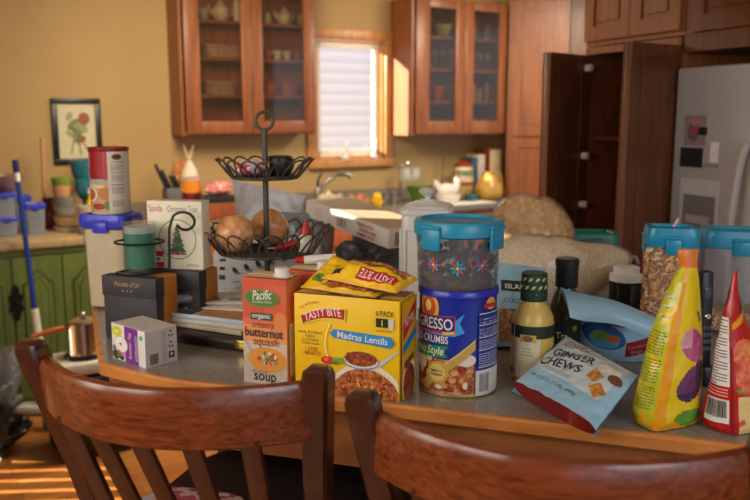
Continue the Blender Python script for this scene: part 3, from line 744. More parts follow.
for i, px in enumerate((384, 394)):
    p, k = place(px, .30, ZC+.001, 195); b = MB(); b.lathe([(.022,0),(.03,.1),(.028,.1),(.02,.006),(0,.006)], STEEL, 20); tag(b.build('steel_cup', None, p, WA), ('steel cup behind the white carton, left of the tall tap', 'steel cup directly in front of the tall chrome tap')[i], 'cup')
# dishes right of the sink
p, k = place(422, .26, ZC+.001, 190)
b = MB(); b.lathe([(.05,0),(.06,.004),(.10,.13),(.094,.13),(.055,.01),(0,.01)], mat('green bowl', (84,122,48), .35), 28, sx=1.3); tag(b.build('green_bowl', None, p, WA), 'green bowl on the worktop right of the tap', 'bowl')
# white hen dish
p, k = place(448, .40, ZC+.001, 190)
t = thing('hen_dish', 'white china hen dish on the sunny worktop', 'dish', p, WA)
WC = mat('white china', (226,218,208), .25)
b = MB(); b.lathe([(.07,0),(.085,.01),(.10,.06),(.095,.065),(0,.065)], WC, 28, sx=1.15, sy=.8); b.build('nest', t)
b = MB()
b.tube([(-.115,0,.10),(-.085,0,.095),(-.03,0,.10),(.035,0,.10),(.07,0,.115),(.085,0,.15),(.09,0,.178),(.10,0,.19)], [.012,.04,.055,.05,.038,.026,.022,.008], WC, 16)
b.tube([(-.08,0,.10),(-.115,0,.15),(-.135,0,.185)], [.035,.026,.006], WC, 12); b.build('hen', t)
b = MB(); b.tube([(.075,0,.19),(.085,0,.207),(.10,0,.2)], [.005,.009,.004], mat('hen comb red', (170,70,60), .4), 8); b.build('comb', t)
# patterned jar in a wire stand
p, k = place(463, .21, ZC+.001, 180)
zz = zat(463, 160, .21)-ZC
t = thing('patterned_jar', 'round painted jar with a red lid behind the hen', 'jar', p, WA)
r = .085; b = MB()
mm = [mat('jar yellow', (196,170,96), .35, var=.2), mat('jar red', (150,70,44), .35), mat('jar cream', (208,196,160), .35, var=.2), mat('jar green', (120,128,90), .35, var=.3), mat('jar cream', (208,196,160), .35)]
pr = [(.05,.0),(.075,.04),(r,zz*.35),(r*1.0,zz*.45),(r,zz*.6),(r*.96,zz*.75),(r*.8,zz*.83)]
b.lathe(pr, [mm[0],mm[0],mm[1],mm[2],mm[3],mm[2]], 32); b.build('jar_body', t)
b = MB(); b.lathe([(r*.84,zz*.83),(r*.8,zz*.9),(r*.3,zz*.96),(.016,zz*.97),(.018,zz),(0,zz+.004)], mat('red jar lid', (140,48,34), .35), 28); b.build('lid', t)
t = thing('wire_stand', 'thin dark wire cookbook stand round the painted jar', 'stand', p+N*-.12, WA)
b = MB(); z1 = zz+.02
b.tube([(-.12,.0,.004),(-.115,.0,z1),(.045,.0,z1),(.05,.0,.004)], .004, WIRE, 6); b.tube([(-.115,.0,z1*.5),(.045,.0,z1*.5)], .003, WIRE, 6); b.tube([(-.12,.02,.004),(-.12,-.02,.004)], .004, WIRE, 6); b.tube([(.05,.02,.004),(.05,-.02,.004)], .004, WIRE, 6); b.build('wire_frame', t)
# books standing in the corner
for i, (x0, x1, y1, col, lab) in enumerate(((472, 478, 158, (70,84,110), 'dark blue cookbook, leftmost of the row in the corner'), (478, 485, 155, (204,192,170), 'cream cookbook beside the dark blue one in the corner'), (485, 490, 150, (110,36,34), 'dark red cookbook in the corner row'), (490, 501, 150, (206,182,140), 'thick tan cookbook at the right end of the corner row'))):
    d = .16; sa = wpx(x0, y1, d)[0]; sb = wpx(x1, y1, d)[0]; zt = wpx(x0, y1, d)[1]-ZC
    w_ = (sb-sa)/2-.001; b = MB(); m = mat('book cover %d' % i, col, .5, var=.15)
    b.bx(-w_, -w_+.003, 0, .15, 0, zt, m); b.bx(w_-.003, w_, 0, .15, 0, zt, m); b.bx(-w_+.003, w_-.003, 0, .004, 0, zt, m)
    o = tag(b.build('cookbook', None, WL((sa+sb)/2, d, ZC+.001), WA), lab, 'book', 'cookbooks in the corner')
    q = MB(); q.bx(-w_+.003, w_-.003, .004, .145, .004, zt-.006, mat('book pages', (222,212,186), .8)); q.build('pages', o)
# yellow pitcher
p, k = place(489, .38, ZC+.001, 188)
t = thing('yellow_pitcher', 'yellow pear shaped pitcher in front of the cookbooks', 'pitcher', p, WA)
YP = mat('yellow glaze', (186,142,66), .3, var=.15, scale=10)
h = zat(489, 172, .38)-ZC; r = 14.5*k
b = MB(); b.lathe([(r*.7,0),(r*.9,h*.08),(r*1.02,h*.3),(r*.9,h*.55),(r*.55,h*.8),(r*.45,h*.92),(r*.5,h),(r*.44,h),(r*.4,h*.9),(0,h*.7)], YP, 32); b.build('pitcher_body', t)
b = MB(); b.tube([(r*.5,0,h*.92),(r*1.0,0,h*.9),(r*1.15,0,h*.62),(r*.95,0,h*.4)], .009, YP, 8); b.build('handle', t)
p, k = place(472, .40, ZC+.001, 195)
b = MB(); b.lathe([(.05,0),(.06,.05),(.056,.05),(.045,.006),(0,.006)], mat('blue teal bowl', (40,92,104), .35), 24); tag(b.build('blue_bowl', None, p, WA), 'small dark teal bowl left of the yellow pitcher', 'bowl')
sa = wpx(446, 200, .5)[0]; sb = wpx(489, 199, .5)[0]
b = MB(); b.bx(-(sb-sa)/2, (sb-sa)/2, -.09, .09, 0, .006, WHITE, .001); tag(b.build('papers', None, WL((sa+sb)/2, .50, ZC+.001), WA), 'sunlit white papers lying on the worktop edge', 'papers')
# ------------------------------------------------------------------ green sideboard on the left
GREEN = wood('green painted wood', (90,108,50), (112,130,66), .45, (10,10,2))
GREEND = mat('dark green glaze', (62,76,34), .5)
db = .74
s0 = wpx(-75, 300, db)[0]; s1 = wpx(128, 300, db)[0]
t = thing('green_sideboard', 'green sideboard with arched panel doors against the tan wall', 'sideboard', WL(0,0,0), WA)
b = MB(); wallbox(b, s0, s1, .005, db-.02, .0, ZC-.041, GREEN, .003); wallbox(b, s0, s1, db-.02, db, ZC-.075, ZC-.041, GREEN, .003); b.build('cabinet_body', t)
b = MB(); wallbox(b, s0-.02, s1+.02, .005, db+.02, ZC-.04, ZC, mat('sideboard top', (176,152,112), .35, var=.1), .006); b.build('top', t)
sm = wpx(13.5, 300, db)[0]; sw = wpx(64.5, 300, db)[0]-sm
f0 = front(-db+.02)
x = sm-2*sw; i = 0
while x+sw < s1:
    b = MB(); u0, u1, v0, v1 = x+.004, x+sw-.004, .05, ZC-.085
    b.prism(rect(u0, v0, u1, v1), f0, 0, .018, GREEN)
    def arch(g, top=.07):
        a0, a1, c0, c1 = u0+g, u1-g, v0+g, v1-g-.03; W = a1-a0; o = [(a0,c0),(a1,c0),(a1,c1-top)]
        for j in range(0, 13):
            q = j/12; o.append((a1-W*q, c1-top+top*math.sin(PI*q)**2))
        return o
    b.prism(arch(.045), f0, .0181, .021, GREEND); b.prism(arch(.056), f0, .0211, .026, GREEN); b.prism(arch(.078), f0, .0261, .0275, GREEND); b.prism(arch(.084), f0, .0276, .031, GREEN)
    o = b.build('cabinet_door', t)
    x += sw; i += 1
f1 = front(-db)
IRON = mat('blackened iron', (34,34,30), .5, .6)
for sx_ in (sm+.012, sm+2*sw+.012):
    b = MB(); zc = zat(17, 303, db)
    for q, (du, dv, a, c) in enumerate(((0,0,.03,.05),(0,.065,.02,.035),(0,-.065,.02,.035),(-.025,.03,.012,.02),(.025,.03,.012,.02),(-.025,-.03,.012,.02),(.025,-.03,.012,.02))):
        b.prism(ell(sx_+du, zc+dv, a, c, 16), f1, .0005+.0002*q, .006+.0003*q, IRON)
    b.lathe([(.008,0),(.014,.015),(0,.022)], IRON, 12, Matrix.Translation((sx_, -db-.006, zc)) @ Matrix.Rotation(PI/2, 4, 'X')); b.build('latch_plate', t)
# --- storage on the sideboard
TUB = clear('milky storage tub', (214,220,230), .45, .2, (176,184,196))
def tub(px0, px1, y0, d, z, label, lid=BLUEL, fill=None, name='storage_tub', ret=False, zt=None):
    sa, _, k = wpx(px0, 215, d); sb = wpx(px1, 215, d)[0]; zt = zt or zat((px0+px1)/2, y0, d); w_ = (sb-sa)/2; h = zt-z
    t = thing(name, label, 'storage tub', WL((sa+sb)/2, d-w_*.9, z), WA, None)
    b = MB(); b.lathe([(w_*.82,0),(w_*.95,h*.86),(w_*.92,h*.86),(w_*.79,.006),(0,.006)], TUB, 40, p=6, sy=.9); b.build('tub', t)
    b = MB(); b.lathe([(w_*1.02,h*.84),(w_*1.03,h*.95),(w_*.98,h),(w_*.7,h),(w_*.66,h*.97),(0,h*.97)], lid, 40, p=6, sy=.9); l = b.build('lid', t)
    for sg in (-1, 1):
        q = MB(); q.box((0,sg*w_*.93,h*.87),(w_*.5,.008,h*.16), lid, .003); q.build('clip', l)
    if fill:
        b = MB(); b.lathe([(w_*.75,.008),(w_*.84,h*.6),(0,h*.62)], fill, 32, p=6, sy=.88); b.build('contents', t)
    return zt
zt = tub(-6, 19, 218, .52, ZC+.001, 'lower milky storage tub with blue lid at the left frame edge')
zt2 = tub(-6, 18, 193, .52, zt+.001, 'upper milky storage tub with blue lid, stacked at the left edge')
tub(24, 47, 204, .50, ZC+.001, 'milky storage tub with blue lid right of the blue mop pole')
tub(14, 33, 196, .24, ZC+.001, 'milky storage tub with blue lid standing behind the mop pole')
p = WL(wpx(7, 185, .42)[0], .42, zt2+.001); b = MB(); b.lathe([(.05,0),(.085,.06),(.09,.09),(.084,.09),(.05,.008),(0,.008)], mat('mauve bowl', (128,100,104), .4, var=.2), 28); tag(b.build('mauve_bowl', None, p, WA), 'mauve bowl on top of the stacked storage tubs', 'bowl')
# red vase with a wooden rod
p, k = place(49, .25, ZC+.001, 215); h = zat(49, 198, .25)-ZC
b = MB(); b.lathe([(.045,0),(.06,h*.3),(.055,h*.6),(.03,h*.85),(.036,h),(.03,h),(.024,h*.85),(0,h*.3)], mat('dark red glaze', (110,24,26), .25), 28); tag(b.build('red_vase', None, p, WA), 'dark red vase holding the wooden rod', 'vase')
zr = zat(42, 138, .25); b = MB(); b.tube([p+V((0,0,h*.4)), p+V((-.02,0,h*1.2)), V((WL(wpx(42,138,.25)[0],.25,zr)))], [.009,.011,.013], wood('dowel wood', (184,138,84), (206,160,104), .5), 10); tag(b.build('wooden_rod', None), 'long pale wooden rod standing in the red vase', 'rod')
# stack of bowls
z = ZC+.001
def stackitem(px, wpxl, y_top, z, name, label, cat, m, d=.42, rim=1.0, flute=False, lid=None):
    s_, _, k = wpx(px, 210, d); zt = zat(px, y_top, d); r = wpxl*k/2; h = zt-z-.001
    b = MB()
    if flute:
        def f(u, v):
            a = 2*PI*u; q = 1+.04*math.cos(24*a); rr = r*(.72+.28*v)*q; return V((rr*math.cos(a), rr*math.sin(a), h*v))
        b.grid(f, 192, 6, m, wu=True); b.lathe([(0,.003),(r*.72,.003)], m, 24); b.lathe([(r*.93,h*.9),(0,h*.9)], m, 24)
    else: b.lathe([(r*.8,0),(r*.86,h*.1),(r*rim*.98,h*.9),(r*rim,h),(0,h)], m, 28)
    o = tag(b.build(name, None, WL(s_, d, z), WA), label, cat); return zt
zz = stackitem(66, 25, 226, z, 'fluted_cup_stack', 'white fluted paper baking cups, lower sleeve, on the sideboard', 'baking cups', WHITE, flute=True)
zz = stackitem(66, 25, 216, zz, 'fluted_cup_stack', 'tan fluted paper baking cups on the white ones', 'baking cups', mat('tan paper', (196,160,110), .8), flute=True)
zz = stackitem(65, 23, 206, zz, 'glass_dish', 'clear round glass dish resting on the tan baking cups', 'dish', clear('dish glass', (210,206,196), .4, .1))
zz = stackitem(65, 22, 196, zz, 'glass_dish', 'greyish glass dish in the stack, directly under the peach tub', 'dish', clear('dish glass 2', (180,180,176), .5, .1))
zz = stackitem(63, 18, 185, zz, 'peach_tub', 'peach coloured round tub in the stack under the green bowl', 'tub', mat('peach plastic', (206,150,104), .4))
zz = stackitem(63, 20, 177, zz, 'green_bowl', 'bright green bowl on top of the stack on the sideboard', 'bowl', mat('lime plastic', (128,156,60), .35))
# teal goblets, yellow bottle, white jug
for i, (px, y0, y1, d) in enumerate(((84, 160, 0, .25), (86, 180, 0, .40))):
    p, k = place(px, d, ZC+.001, 200); h = zat(px, y0, d)-ZC; r = 11*k
    b = MB(); b.lathe([(r*.8,0),(r*.7,.006),(.008,.02),(.008,h*.55),(r*.5,h*.62),(r*.95,h*.8),(r*(1.1 if i == 0 else .9),h),(r*.85,h),(r*.8,h*.8),(0,h*.65)], mat('teal glass', (46,112,126), .2, var=.1), 28); tag(b.build('teal_goblet', None, p, WA), ('taller teal goblet below the framed picture', 'shorter teal goblet beside the red canister')[i], 'goblet')
p, k = place(91, .5, ZC+.001, 200); h = zat(91, 189, .5)-ZC
t = thing('yellow_bottle', 'yellow bottle on the sideboard behind the red canister', 'bottle', p, WA)
b = MB(); b.lathe([(.03,0),(.034,.01),(.034,h*.6),(.014,h*.8),(.014,h*.9)], YEL, 20); b.build('bottle_body', t)
b = MB(); b.lathe([(.017,h*.88),(.017,h),(0,h)], WHITE, 16); b.build('cap', t)
p, k = place(87, .62, ZC+.001, 215); h = zat(87, 206, .62)-ZC
b = MB(); b.lathe([(.04,0),(.045,h*.1),(.052,h),(.048,h),(.042,.01),(0,.01)], mat('grey white crock', (180,176,164), .4), 28); tag(b.build('white_crock', None, p, WA), 'pale grey crock at the right end of the sideboard top', 'crock')
# mop
top = WL(wpx(15, 160, .80)[0], .80, zat(15, 160, .80))
fl = on(47, 404, .05)
t = thing('mop', 'blue handled mop with white sleeve leaning by the green sideboard', 'mop', V((0,0,0)))
dv = fl-top; nn = dv.normalized()
def along(q): return top+dv*q
b = MB(); b.tube([along(.05), along(.62)], .0135, mat('blue pole', (26,58,150), .3), 12); b.build('pole', t)
b = MB(); b.tube([along(0), along(.05)], .016, mat('dark blue grip', (24,30,90), .4), 12); b.build('grip', t)
b = MB(); b.tube([along(.05), along(.085)], .0145, WHITE, 12); b.build('collar', t)
b = MB(); b.tube([along(.60), along(.78), along(1)], [.02,.024,.03], WHITE, 14); b.build('sleeve', t)
b = MB(); b.box((fl.x, fl.y, .028), (.30,.11,.05), mat('mop pad', (196,196,190), .9, bump=.5), .02); b.build('mop_head', t)
# hotplate and pot on the floor by the sideboard
hp = on(84, 366, 0) ; hp = WL((hp-P0).dot(A), 1.06, 0)
hp = on(85, 353, .47); hp.z = 0
base = hp
t = thing('hotplate', 'white hotplate standing on a dark crate by the green sideboard', 'hotplate', base+V((0,0,.386)), WA)
b = MB(); b.bx(-.13, .13, -.13, .13, .012, .07, mat('hotplate white', (226,224,216), .35), .012); b.build('housing', t)
b = MB(); b.lathe([(.095,.07),(.095,.082),(0,.082)], BLACK, 32); b.build('burner', t)
for x in (-.1, .1):
    for y in (-.1, .1):
        b = MB(); b.lathe([(.012,0),(.012,.0125),(0,.0125)], BLACK, 12, c=(x,y,0)); b.build('foot', t)
b = MB(); b.bx(-.16, .16, -.15, .15, 0, .385, mat('dark crate', (32,28,26), .6), .006); tag(b.build('dark_crate', None, base, WA), 'dark crate under the white hotplate', 'crate')
SC_ = .92
t = thing('saucepan', 'steel saucepan with orange wood handles on the hotplate', 'saucepan', base+V((0,0,.4685)), WA)
b = MB(); b.lathe([(.075,0),(.082,.006),(.084,.17),(.088,.172),(.082,.172),(.08,.01),(0,.01)], STEEL, 36); b.build('pan_body', t)
b = MB(); b.lathe([(.086,.173),(.08,.182),(.03,.198),(.012,.2),(.012,.212),(.02,.222),(0,.228)], STEEL, 36); b.build('lid', t)
t.scale = (SC_,)*3
OW = wood('orange handle wood', (176,86,34), (206,112,52), .35, (4,20,20))
b = MB(); b.tube([(-.08,0,.15),(-.12,0,.148),(-.17,-.0,.14),(-.215,-.0,.132),(-.25,0,.122)], [.009,.014,.015,.012,.016], OW, 10); b.build('handle', t)
# bags and a rug at the lower left
crumple('shopping_bag', 'black bag slumped on the floor at the left frame edge', 'bag', V((-1.84,3.70,.001)), .16, .13, .22, mat('black bag plastic', (24,23,25), .4), 4, rotz=.3)
crumple('plastic_bag', 'grey plastic bag crumpled by the green sideboard', 'bag', V((-1.98,3.99,.001)), .15, .13, .42, clear('thin grey bag', (210,212,216), .6, .2, (150,152,158)), 11)
p = V((-1.66,3.98,0.001)); 
t = thing('spray_bottle', 'bottle with a yellow cap among the bags on the floor', 'bottle', p)
b = MB(); b.lathe([(.035,0),(.04,.01),(.04,.18),(.016,.25),(.016,.28)], mat('grey bottle', (110,110,112), .4), 20); b.build('bottle_body', t)
b = MB(); b.lathe([(.03,.27),(.03,.33),(.02,.35),(0,.35)], YEL, 16); b.build('cap', t)
b = MB(); q = [on(-60,440,0), on(9,436,0), on(-1,470,0), on(-60,470,0)]
b.prism([(v.x, v.y) for v in q], topf(0), .001, .012, mat('beige rug', (170,160,130), .95, bump=.6, bscale=200)); tag(b.build('rug', None), 'beige rug at the left frame edge on the wood floor', 'rug')
# ------------------------------------------------------------------ island
g = [on(98,315,ZI), on(105,362,ZI), on(138,370.5,ZI), on(178,378.5,ZI), on(408,404,ZI), on(515,416.5,ZI), on(691,437,ZI)]
e = (g[-1]-g[4]).normalized(); g.append(g[-1]+e*.75)
g += [V((1.2,1.72,ZI)), V((.95,2.3,ZI)), V((.6,2.85,ZI)), V((-.35,2.95,ZI)), V((-.92,2.62,ZI))]
poly = [(v.x, v.y) for v in g]
def offset(poly, d):
    n = len(poly); o = []
    for i in range(n):
        a, b_, c = V(poly[i-1]), V(poly[i]), V(poly[(i+1) % n])
        n1 = V(((b_-a).y, -(b_-a).x)).normalized(); n2 = V(((c-b_).y, -(c-b_).x)).normalized()
        m = (n1+n2).normalized(); o.append(tuple(b_+m*d/max(.4, m.dot(n1))))
    return o
# outline runs counter-clockwise seen from above, so +d grows it
outer = offset(poly, .022)
t = thing('kitchen_island', 'breakfast island with grey top and rounded oak edge', 'island')
b = MB(); b.prism(poly, topf(0), ZI-.027, ZI, GRANITE); b.build('countertop', t)
b = MB(); n = len(poly)
prof = [(0.0, ZI), (.009, ZI), (.013, ZI-.005), (.013, ZI-.024), (.009, ZI-.028), (-.03, ZI-.028)]
rings = [offset(poly, d) for d, z in prof]
vs = [(x, y, prof[j][1]) for j, r in enumerate(rings) for x, y in r]
fs = [(j*n+i, (j+1)*n+i, (j+1)*n+(i+1) % n, j*n+(i+1) % n) for j in range(len(prof)-1) for i in range(n)]
b.raw(vs, fs, OAKEDGE); b.build('edge_trim', t)
apron = offset(poly, -.016); inn = offset(poly, -.034)
b = MB(); vs = [(x, y, z) for r, z in ((apron, ZI-.029), (apron, ZI-.145), (inn, ZI-.145), (inn, ZI-.029)) for x, y in r]
fs = [(j*n+i, (j+1)*n+i, (j+1)*n+(i+1) % n, j*n+(i+1) % n) for j in range(3) for i in range(n)]
b.raw(vs, fs, wood('apron oak', (130,74,36), (160,98,52), .4, (3,14,14))); b.build('apron', t)
b = MB(); b.prism(offset(poly, -.34), topf(0), 0, ZI-.029, mat('island panel in painted shade', (40,26,20), .6, var=.2)); b.build('base', t)  # base colour darkened to carry the knee-space shade under the overhang

# ------------------------------------------------------------------ generic bags
def bag(b, S, T, mf, mb, nu=36, nv=44, wr=.002, fq=18, seed=0, cap0=None):
    """a pouch: S(u,v) its middle sheet (u -1..1, v 0..1), T(u,v) half thickness; returns the printing map of its face"""
    def nrm(u, v):
        e = .01; du = S(min(1,u+e), v)-S(max(-1,u-e), v); dv = S(u, min(1,v+e))-S(u, max(0,v-e)); return du.cross(dv).normalized()
    def fr(u, v, h=0):
        p = S(u, v); q = wr*noise.noise(p*fq+V((seed,0,0)))+wr*.6*noise.noise(p*fq*2.7+V((0,seed,0)))
        return p+nrm(u, v)*(T(u, v)+q*min(1, T(u,v)/.004)+h)
    def bk(u, v, h=0):
        p = S(u, v); return p-nrm(u, v)*(T(u, v)+h)
    b.grid(lambda a, c: fr(a*2-1, c), nu, nv, (lambda a, c: mf(a*2-1, c)) if callable(mf) else mf)
    b.grid(lambda a, c: bk(1-a*2, c), nu, nv, (lambda a, c: mb(1-a*2, c)) if callable(mb) else mb)
    if cap0: b.grid(lambda a, c: fr(a*2-1, 0)*(1-c)+bk(a*2-1, 0)*c, nu, 6, cap0)
    return fr
def quad(BL, BR, TR, TL):
    def S(u, v):
        a = (u+1)/2; return (BL*(1-a)+BR*a)*(1-v)+(TL*(1-a)+TR*a)*v
    return S
def scaled(fr, hw, H): return lambda x, y, h=0: fr(max(-1, min(1, x/hw)), max(0, min(1, y/H)), h)
def dark(c): return mat('ink %d %d %d' % c, c, .5, var=.05)

# ------------------------------------------------------------------ small white and purple carton at the front left
c, l, r = on(146,369,ZI), on(113,357.5,ZI), on(174.5,358,ZI)
W = (c-l).length; D = (r-c).length*.9; ya = yaw(l, c)
H = (369-331)*k_at(c)*1.0
b = MB(); CW = mat('tea carton white', (224,220,218), .5, var=.02); CG = mat('tea carton grey', (196,188,182), .5, var=.03)
b.bx(-W/2, W/2, 0, D, 0, H, CW, .0008)
f = front(0, -W/2, 0)
PUR = dark((126,44,148))
b.print(rect(.40*W, 0.0005, .80*W, H*.999), f, PUR); b.print(rect(0.0005,H*.93,W*.4,H*.999), f, CW)
b.print(ell(.17*W, .80*H, .15*W, .14*H), f, dark((204,204,50)))
b.print(ell(.15*W, .80*H, .07*W, .05*H), f, dark((238,226,90)))
b.print(ell(.28*W, .46*H, .21*W, .23*H), f, dark((178,196,182))); b.print(ell(.28*W, .46*H, .19*W, .21*H), f, dark((236,232,232)))
b.print(ell(.27*W, .47*H, .035*W, .04*H), f, dark((160,60,120)))
for (x, y, a, q, m) in ((.12,.14,.11,.13,(60,64,40)),(.26,.14,.12,.1,(96,120,70)),(.33,.20,.06,.06,(210,120,160)),(.22,.24,.05,.05,(200,90,130)),(.30,.08,.06,.06,(70,60,50)),(.08,.32,.05,.08,(120,110,90))):
    b.print(ell(x*W, y*H, a*W, q*H, 12), f, dark(m))
b.text('Summer Tea', f, .60*W, .48*H, .2*H, CW, rot=PI/2, width=.72*H, shear=.25)
b.lines(plane((-W/2+.70*W,0,.12*H), (0,0,1), (-1,0,0)), 0, .7*H, -.012, 0, 3, CW)
b.print(ell(.9*W, .80*H, .05*W, .07*H), f, dark((110,170,140)))
f = rside(W/2); b.print(rect(.0005,.0005,D-.0005,H-.0005), f, CG)
b.barcode(f, .12*D, .06*H, .40*D, .36*H, dark((150,142,136)), dark((70,64,62)))
for i, y in enumerate((.80, .50)):
    for a in range(3):
        aa = a*2*PI/3+PI/2; b.print(ell(.80*D+.055*D*math.cos(aa), y*H+.075*H*math.sin(aa), .045*D, .022*H, 8, aa+PI/2), f, INK)
b.print(rect(.72*D,.14*H,.90*D,.32*H), f, INK); b.print(ell(.81*D,.24*H,.05*D,.05*H,10), f, CG)
for y in (.78,.48,.2): b.lines(f, .52*D, .66*D, y*H-.01, y*H+.012, 5, dark((140,132,126)), .35)
f = topf(H); b.layer = 0
b.print(rect(-W/2+.0008, .0008, W/2-.0008, D-.0008), f, CG)
for x, y in ((-.2,.25),(.05,.45),(.2,.2)): b.print(rect(x*W,y*D,x*W+.1*W,y*D+.02*D), f, dark((110,106,104)))
tag(b.build('tea_carton', None, (l+c)/2, ya), 'small white and purple tea carton at the island corner', 'carton')

# ------------------------------------------------------------------ black gift boxes with orange sides
l, r = on(107,338,ZI), on(158,344,ZI); GW = (r-l).length; gy = yaw(l, r); GH = .152; GD = .085
CHAR = mat('charcoal card', (54,53,56), .6, var=.06); ORC = mat('mustard card', (204,132,46), .55, var=.05)
def giftbox(name, label, loc, face):
    t = thing(name, label, 'box', loc, gy)
    b = MB(); b.bx(-GW/2, GW/2, .0, GD, 0, GH, ORC, .0008); b.bx(-GW/2-.0012, GW/2+.0012, -.0012, .028, 0, GH-.028, CHAR, .0006); b.build('sleeve', t)
    b = MB(); b.bx(-GW/2-.003, GW/2+.003, -.004, .030, GH-.045, GH+.002, CHAR, .0008)
    if face:
        f = front(-.004, 0, GH); gd = mat('bronze foil', (186,140,96), .4)
        b.text('Parable d\u2019Or', f, -.004, -.021, .016, gd, width=.07, shear=.15)
        for i in (-1,0,1): b.print(ell(i*.012-.004, -.031, .0022, .0022, 8), f, gd)
    b.build('flap', t)
    return t
gl = (l+r)/2; gdir = V((-math.sin(gy), math.cos(gy), 0)); gx = V((math.cos(gy), math.sin(gy), 0))
giftbox('gift_box', 'charcoal and mustard gift box with bronze lettering, under the candle', gl, True)
g2 = gl+gdir*(GD+.025)+gx*.045
giftbox('gift_box', 'second charcoal and mustard gift box, behind the lettered one', g2, False)
# ------------------------------------------------------------------ candle in a wire stand
cc = gl+gdir*.058-gx*.009; zc = ZI+GH+.0025; kc = k_at(V((cc.x, cc.y, zc)))
cc.z = zc
t = thing('candle_stand', 'black wire stand with a ring and scroll holding the candle', 'stand', cc, 0)
rj = .0385
b = MB()
b.tube([(-.05,-.03,.004),(-.02,-.045,.004),(.03,-.04,.004),(.068,-.0,.004),(.05,.02,.004),(-.02,.022,.004)], .0032, BLACK, 8, closed=True); b.build('base_wire', t)
b = MB(); b.tube([(rj*1.5*math.cos(a*PI/18), -.002+rj*1.25*math.sin(a*PI/18), .074) for a in range(36)], .0026, BLACK, 8, closed=True)
b.build('ring', t)
b = MB(); pts = [(.068,0,.004),(.070,0,.06),(.072,0,.105),(.078,0,.125)]
for i in range(1, 22):
    a = PI*.88-i*PI*1.75/21; rr = .032*(1-.45*i/21); pts.append((.108+rr*math.cos(a), 0, .120+rr*math.sin(a)*.85))
b.tube(pts, .0034, BLACK, 8); b.build('scroll', t)
t = thing('candle_jar', 'green candle in a clear glass jar above the charcoal box', 'candle', cc+V((0,0,.0005)), 0)
jh = .120
b = MB(); b.lathe([(0,.0),(rj*.9,.0),(rj,.006),(rj,jh),(rj*.98,jh)], clear('candle glass', (240,244,242), .05, .06), 40); b.build('jar', t)
b = MB(); b.lathe([(0,.012),(rj*.9,.012),(rj*.9,jh*.80),(0,jh*.79)], mat('green wax', (20,120,88), .5, var=.12), 32); b.lathe([(rj*.905,jh*.80),(rj*.905,jh*.93),(rj*.9,jh*.93)], clear('waxy haze', (226,230,226), .5, .3), 32); b.build('wax', t)
b = MB(); b.tube([(0,0,jh*.79),(0.001,0,jh*.87)], .0012, BLACK, 6); b.build('wick', t)
# ------------------------------------------------------------------ picture box
s_c = g2+gdir*.006; zs = ZI+GH+.0025
pl, pr = on(151,256,zs), on(207,256.5,zs); sw = .152; 
s_c = V((pl.x/2+pr.x/2, 0, zs)); s_c = g2+gdir*.012+gx*.002; s_c.z = zs
sw = (206-148)*k_at(s_c); sh = 68*k_at(s_c)
b = MB(); b.bx(-sw/2, sw/2, 0, .05, 0, sh, CREAM, .0008); f = front(0)
b.text('Spode', f, -.051*sw/.15, sh*.845, .024, dark((196,50,40)), bold=.0, width=sw*.25)
b.text('Christmas Tree', f, .0225*sw/.15, sh*.845, .022, dark((120,124,110)), width=sw*.55)
gt, gr = dark((58,96,62)), dark((84,120,78))
def ringprint(cx, cy, a, w_, m):
    o, i_ = ell(cx, cy, a, a, 48), ell(cx, cy, a-w_, a-w_, 48)
    b.layer += 1; h = .0002+b.dl*b.layer
    b.raw([f(x, y, h) for x, y in o+i_], [(k_, (k_+1) % 48, 48+(k_+1) % 48, 48+k_) for k_ in range(48)], m)
ringprint(.006, sh*.44, .052*sw/.15, .0022, gr)
cx, cy = .006, sh*.42
for i in range(5):
    z0 = cy-.026+i*.0125; w_ = .023-.0042*i
    b.print([(cx-w_,z0),(cx-w_*.4,z0-.003),(cx,z0+.001),(cx+w_*.5,z0-.003),(cx+w_,z0),(cx+w_*.3,z0+.016),(cx,z0+.02),(cx-w_*.3,z0+.016)], f, (gt, gr)[i % 2])
for i in range(14): b.print(ell(cx+random.uniform(-.012,.012), cy-.02+random.random()*.05, .0016, .0016, 8), f, dark(((190,60,50),(210,170,70))[i % 2]))
for dx in (-.012,.0,.012): b.print(ell(cx+dx, cy-.031, .011, .004, 12), f, dark(((170,80,60),(150,110,70),(180,90,70))[int(dx*100) % 3]))
b.print(rect(cx-.003,cy-.034,cx+.003,cy-.024), f, dark((96,66,40)))
b.print(rect(-sw*.46,sh*.02,-sw*.22,sh*.26), f, dark((190,32,36))); b.print(rect(-sw*.45,sh*.10,-sw*.23,sh*.18), f, CREAM); b.print(ell(-sw*.34,sh*.14,sw*.07,sh*.03,12), f, gr)
b.lines(f, sw*.2, sw*.42, sh*.05, sh*.09, 2, dark((140,130,110)), .4)
tag(b.build('picture_box', None, s_c, gy*.55), 'cream box printed with a green tree in a ring, on the gift boxes', 'box')
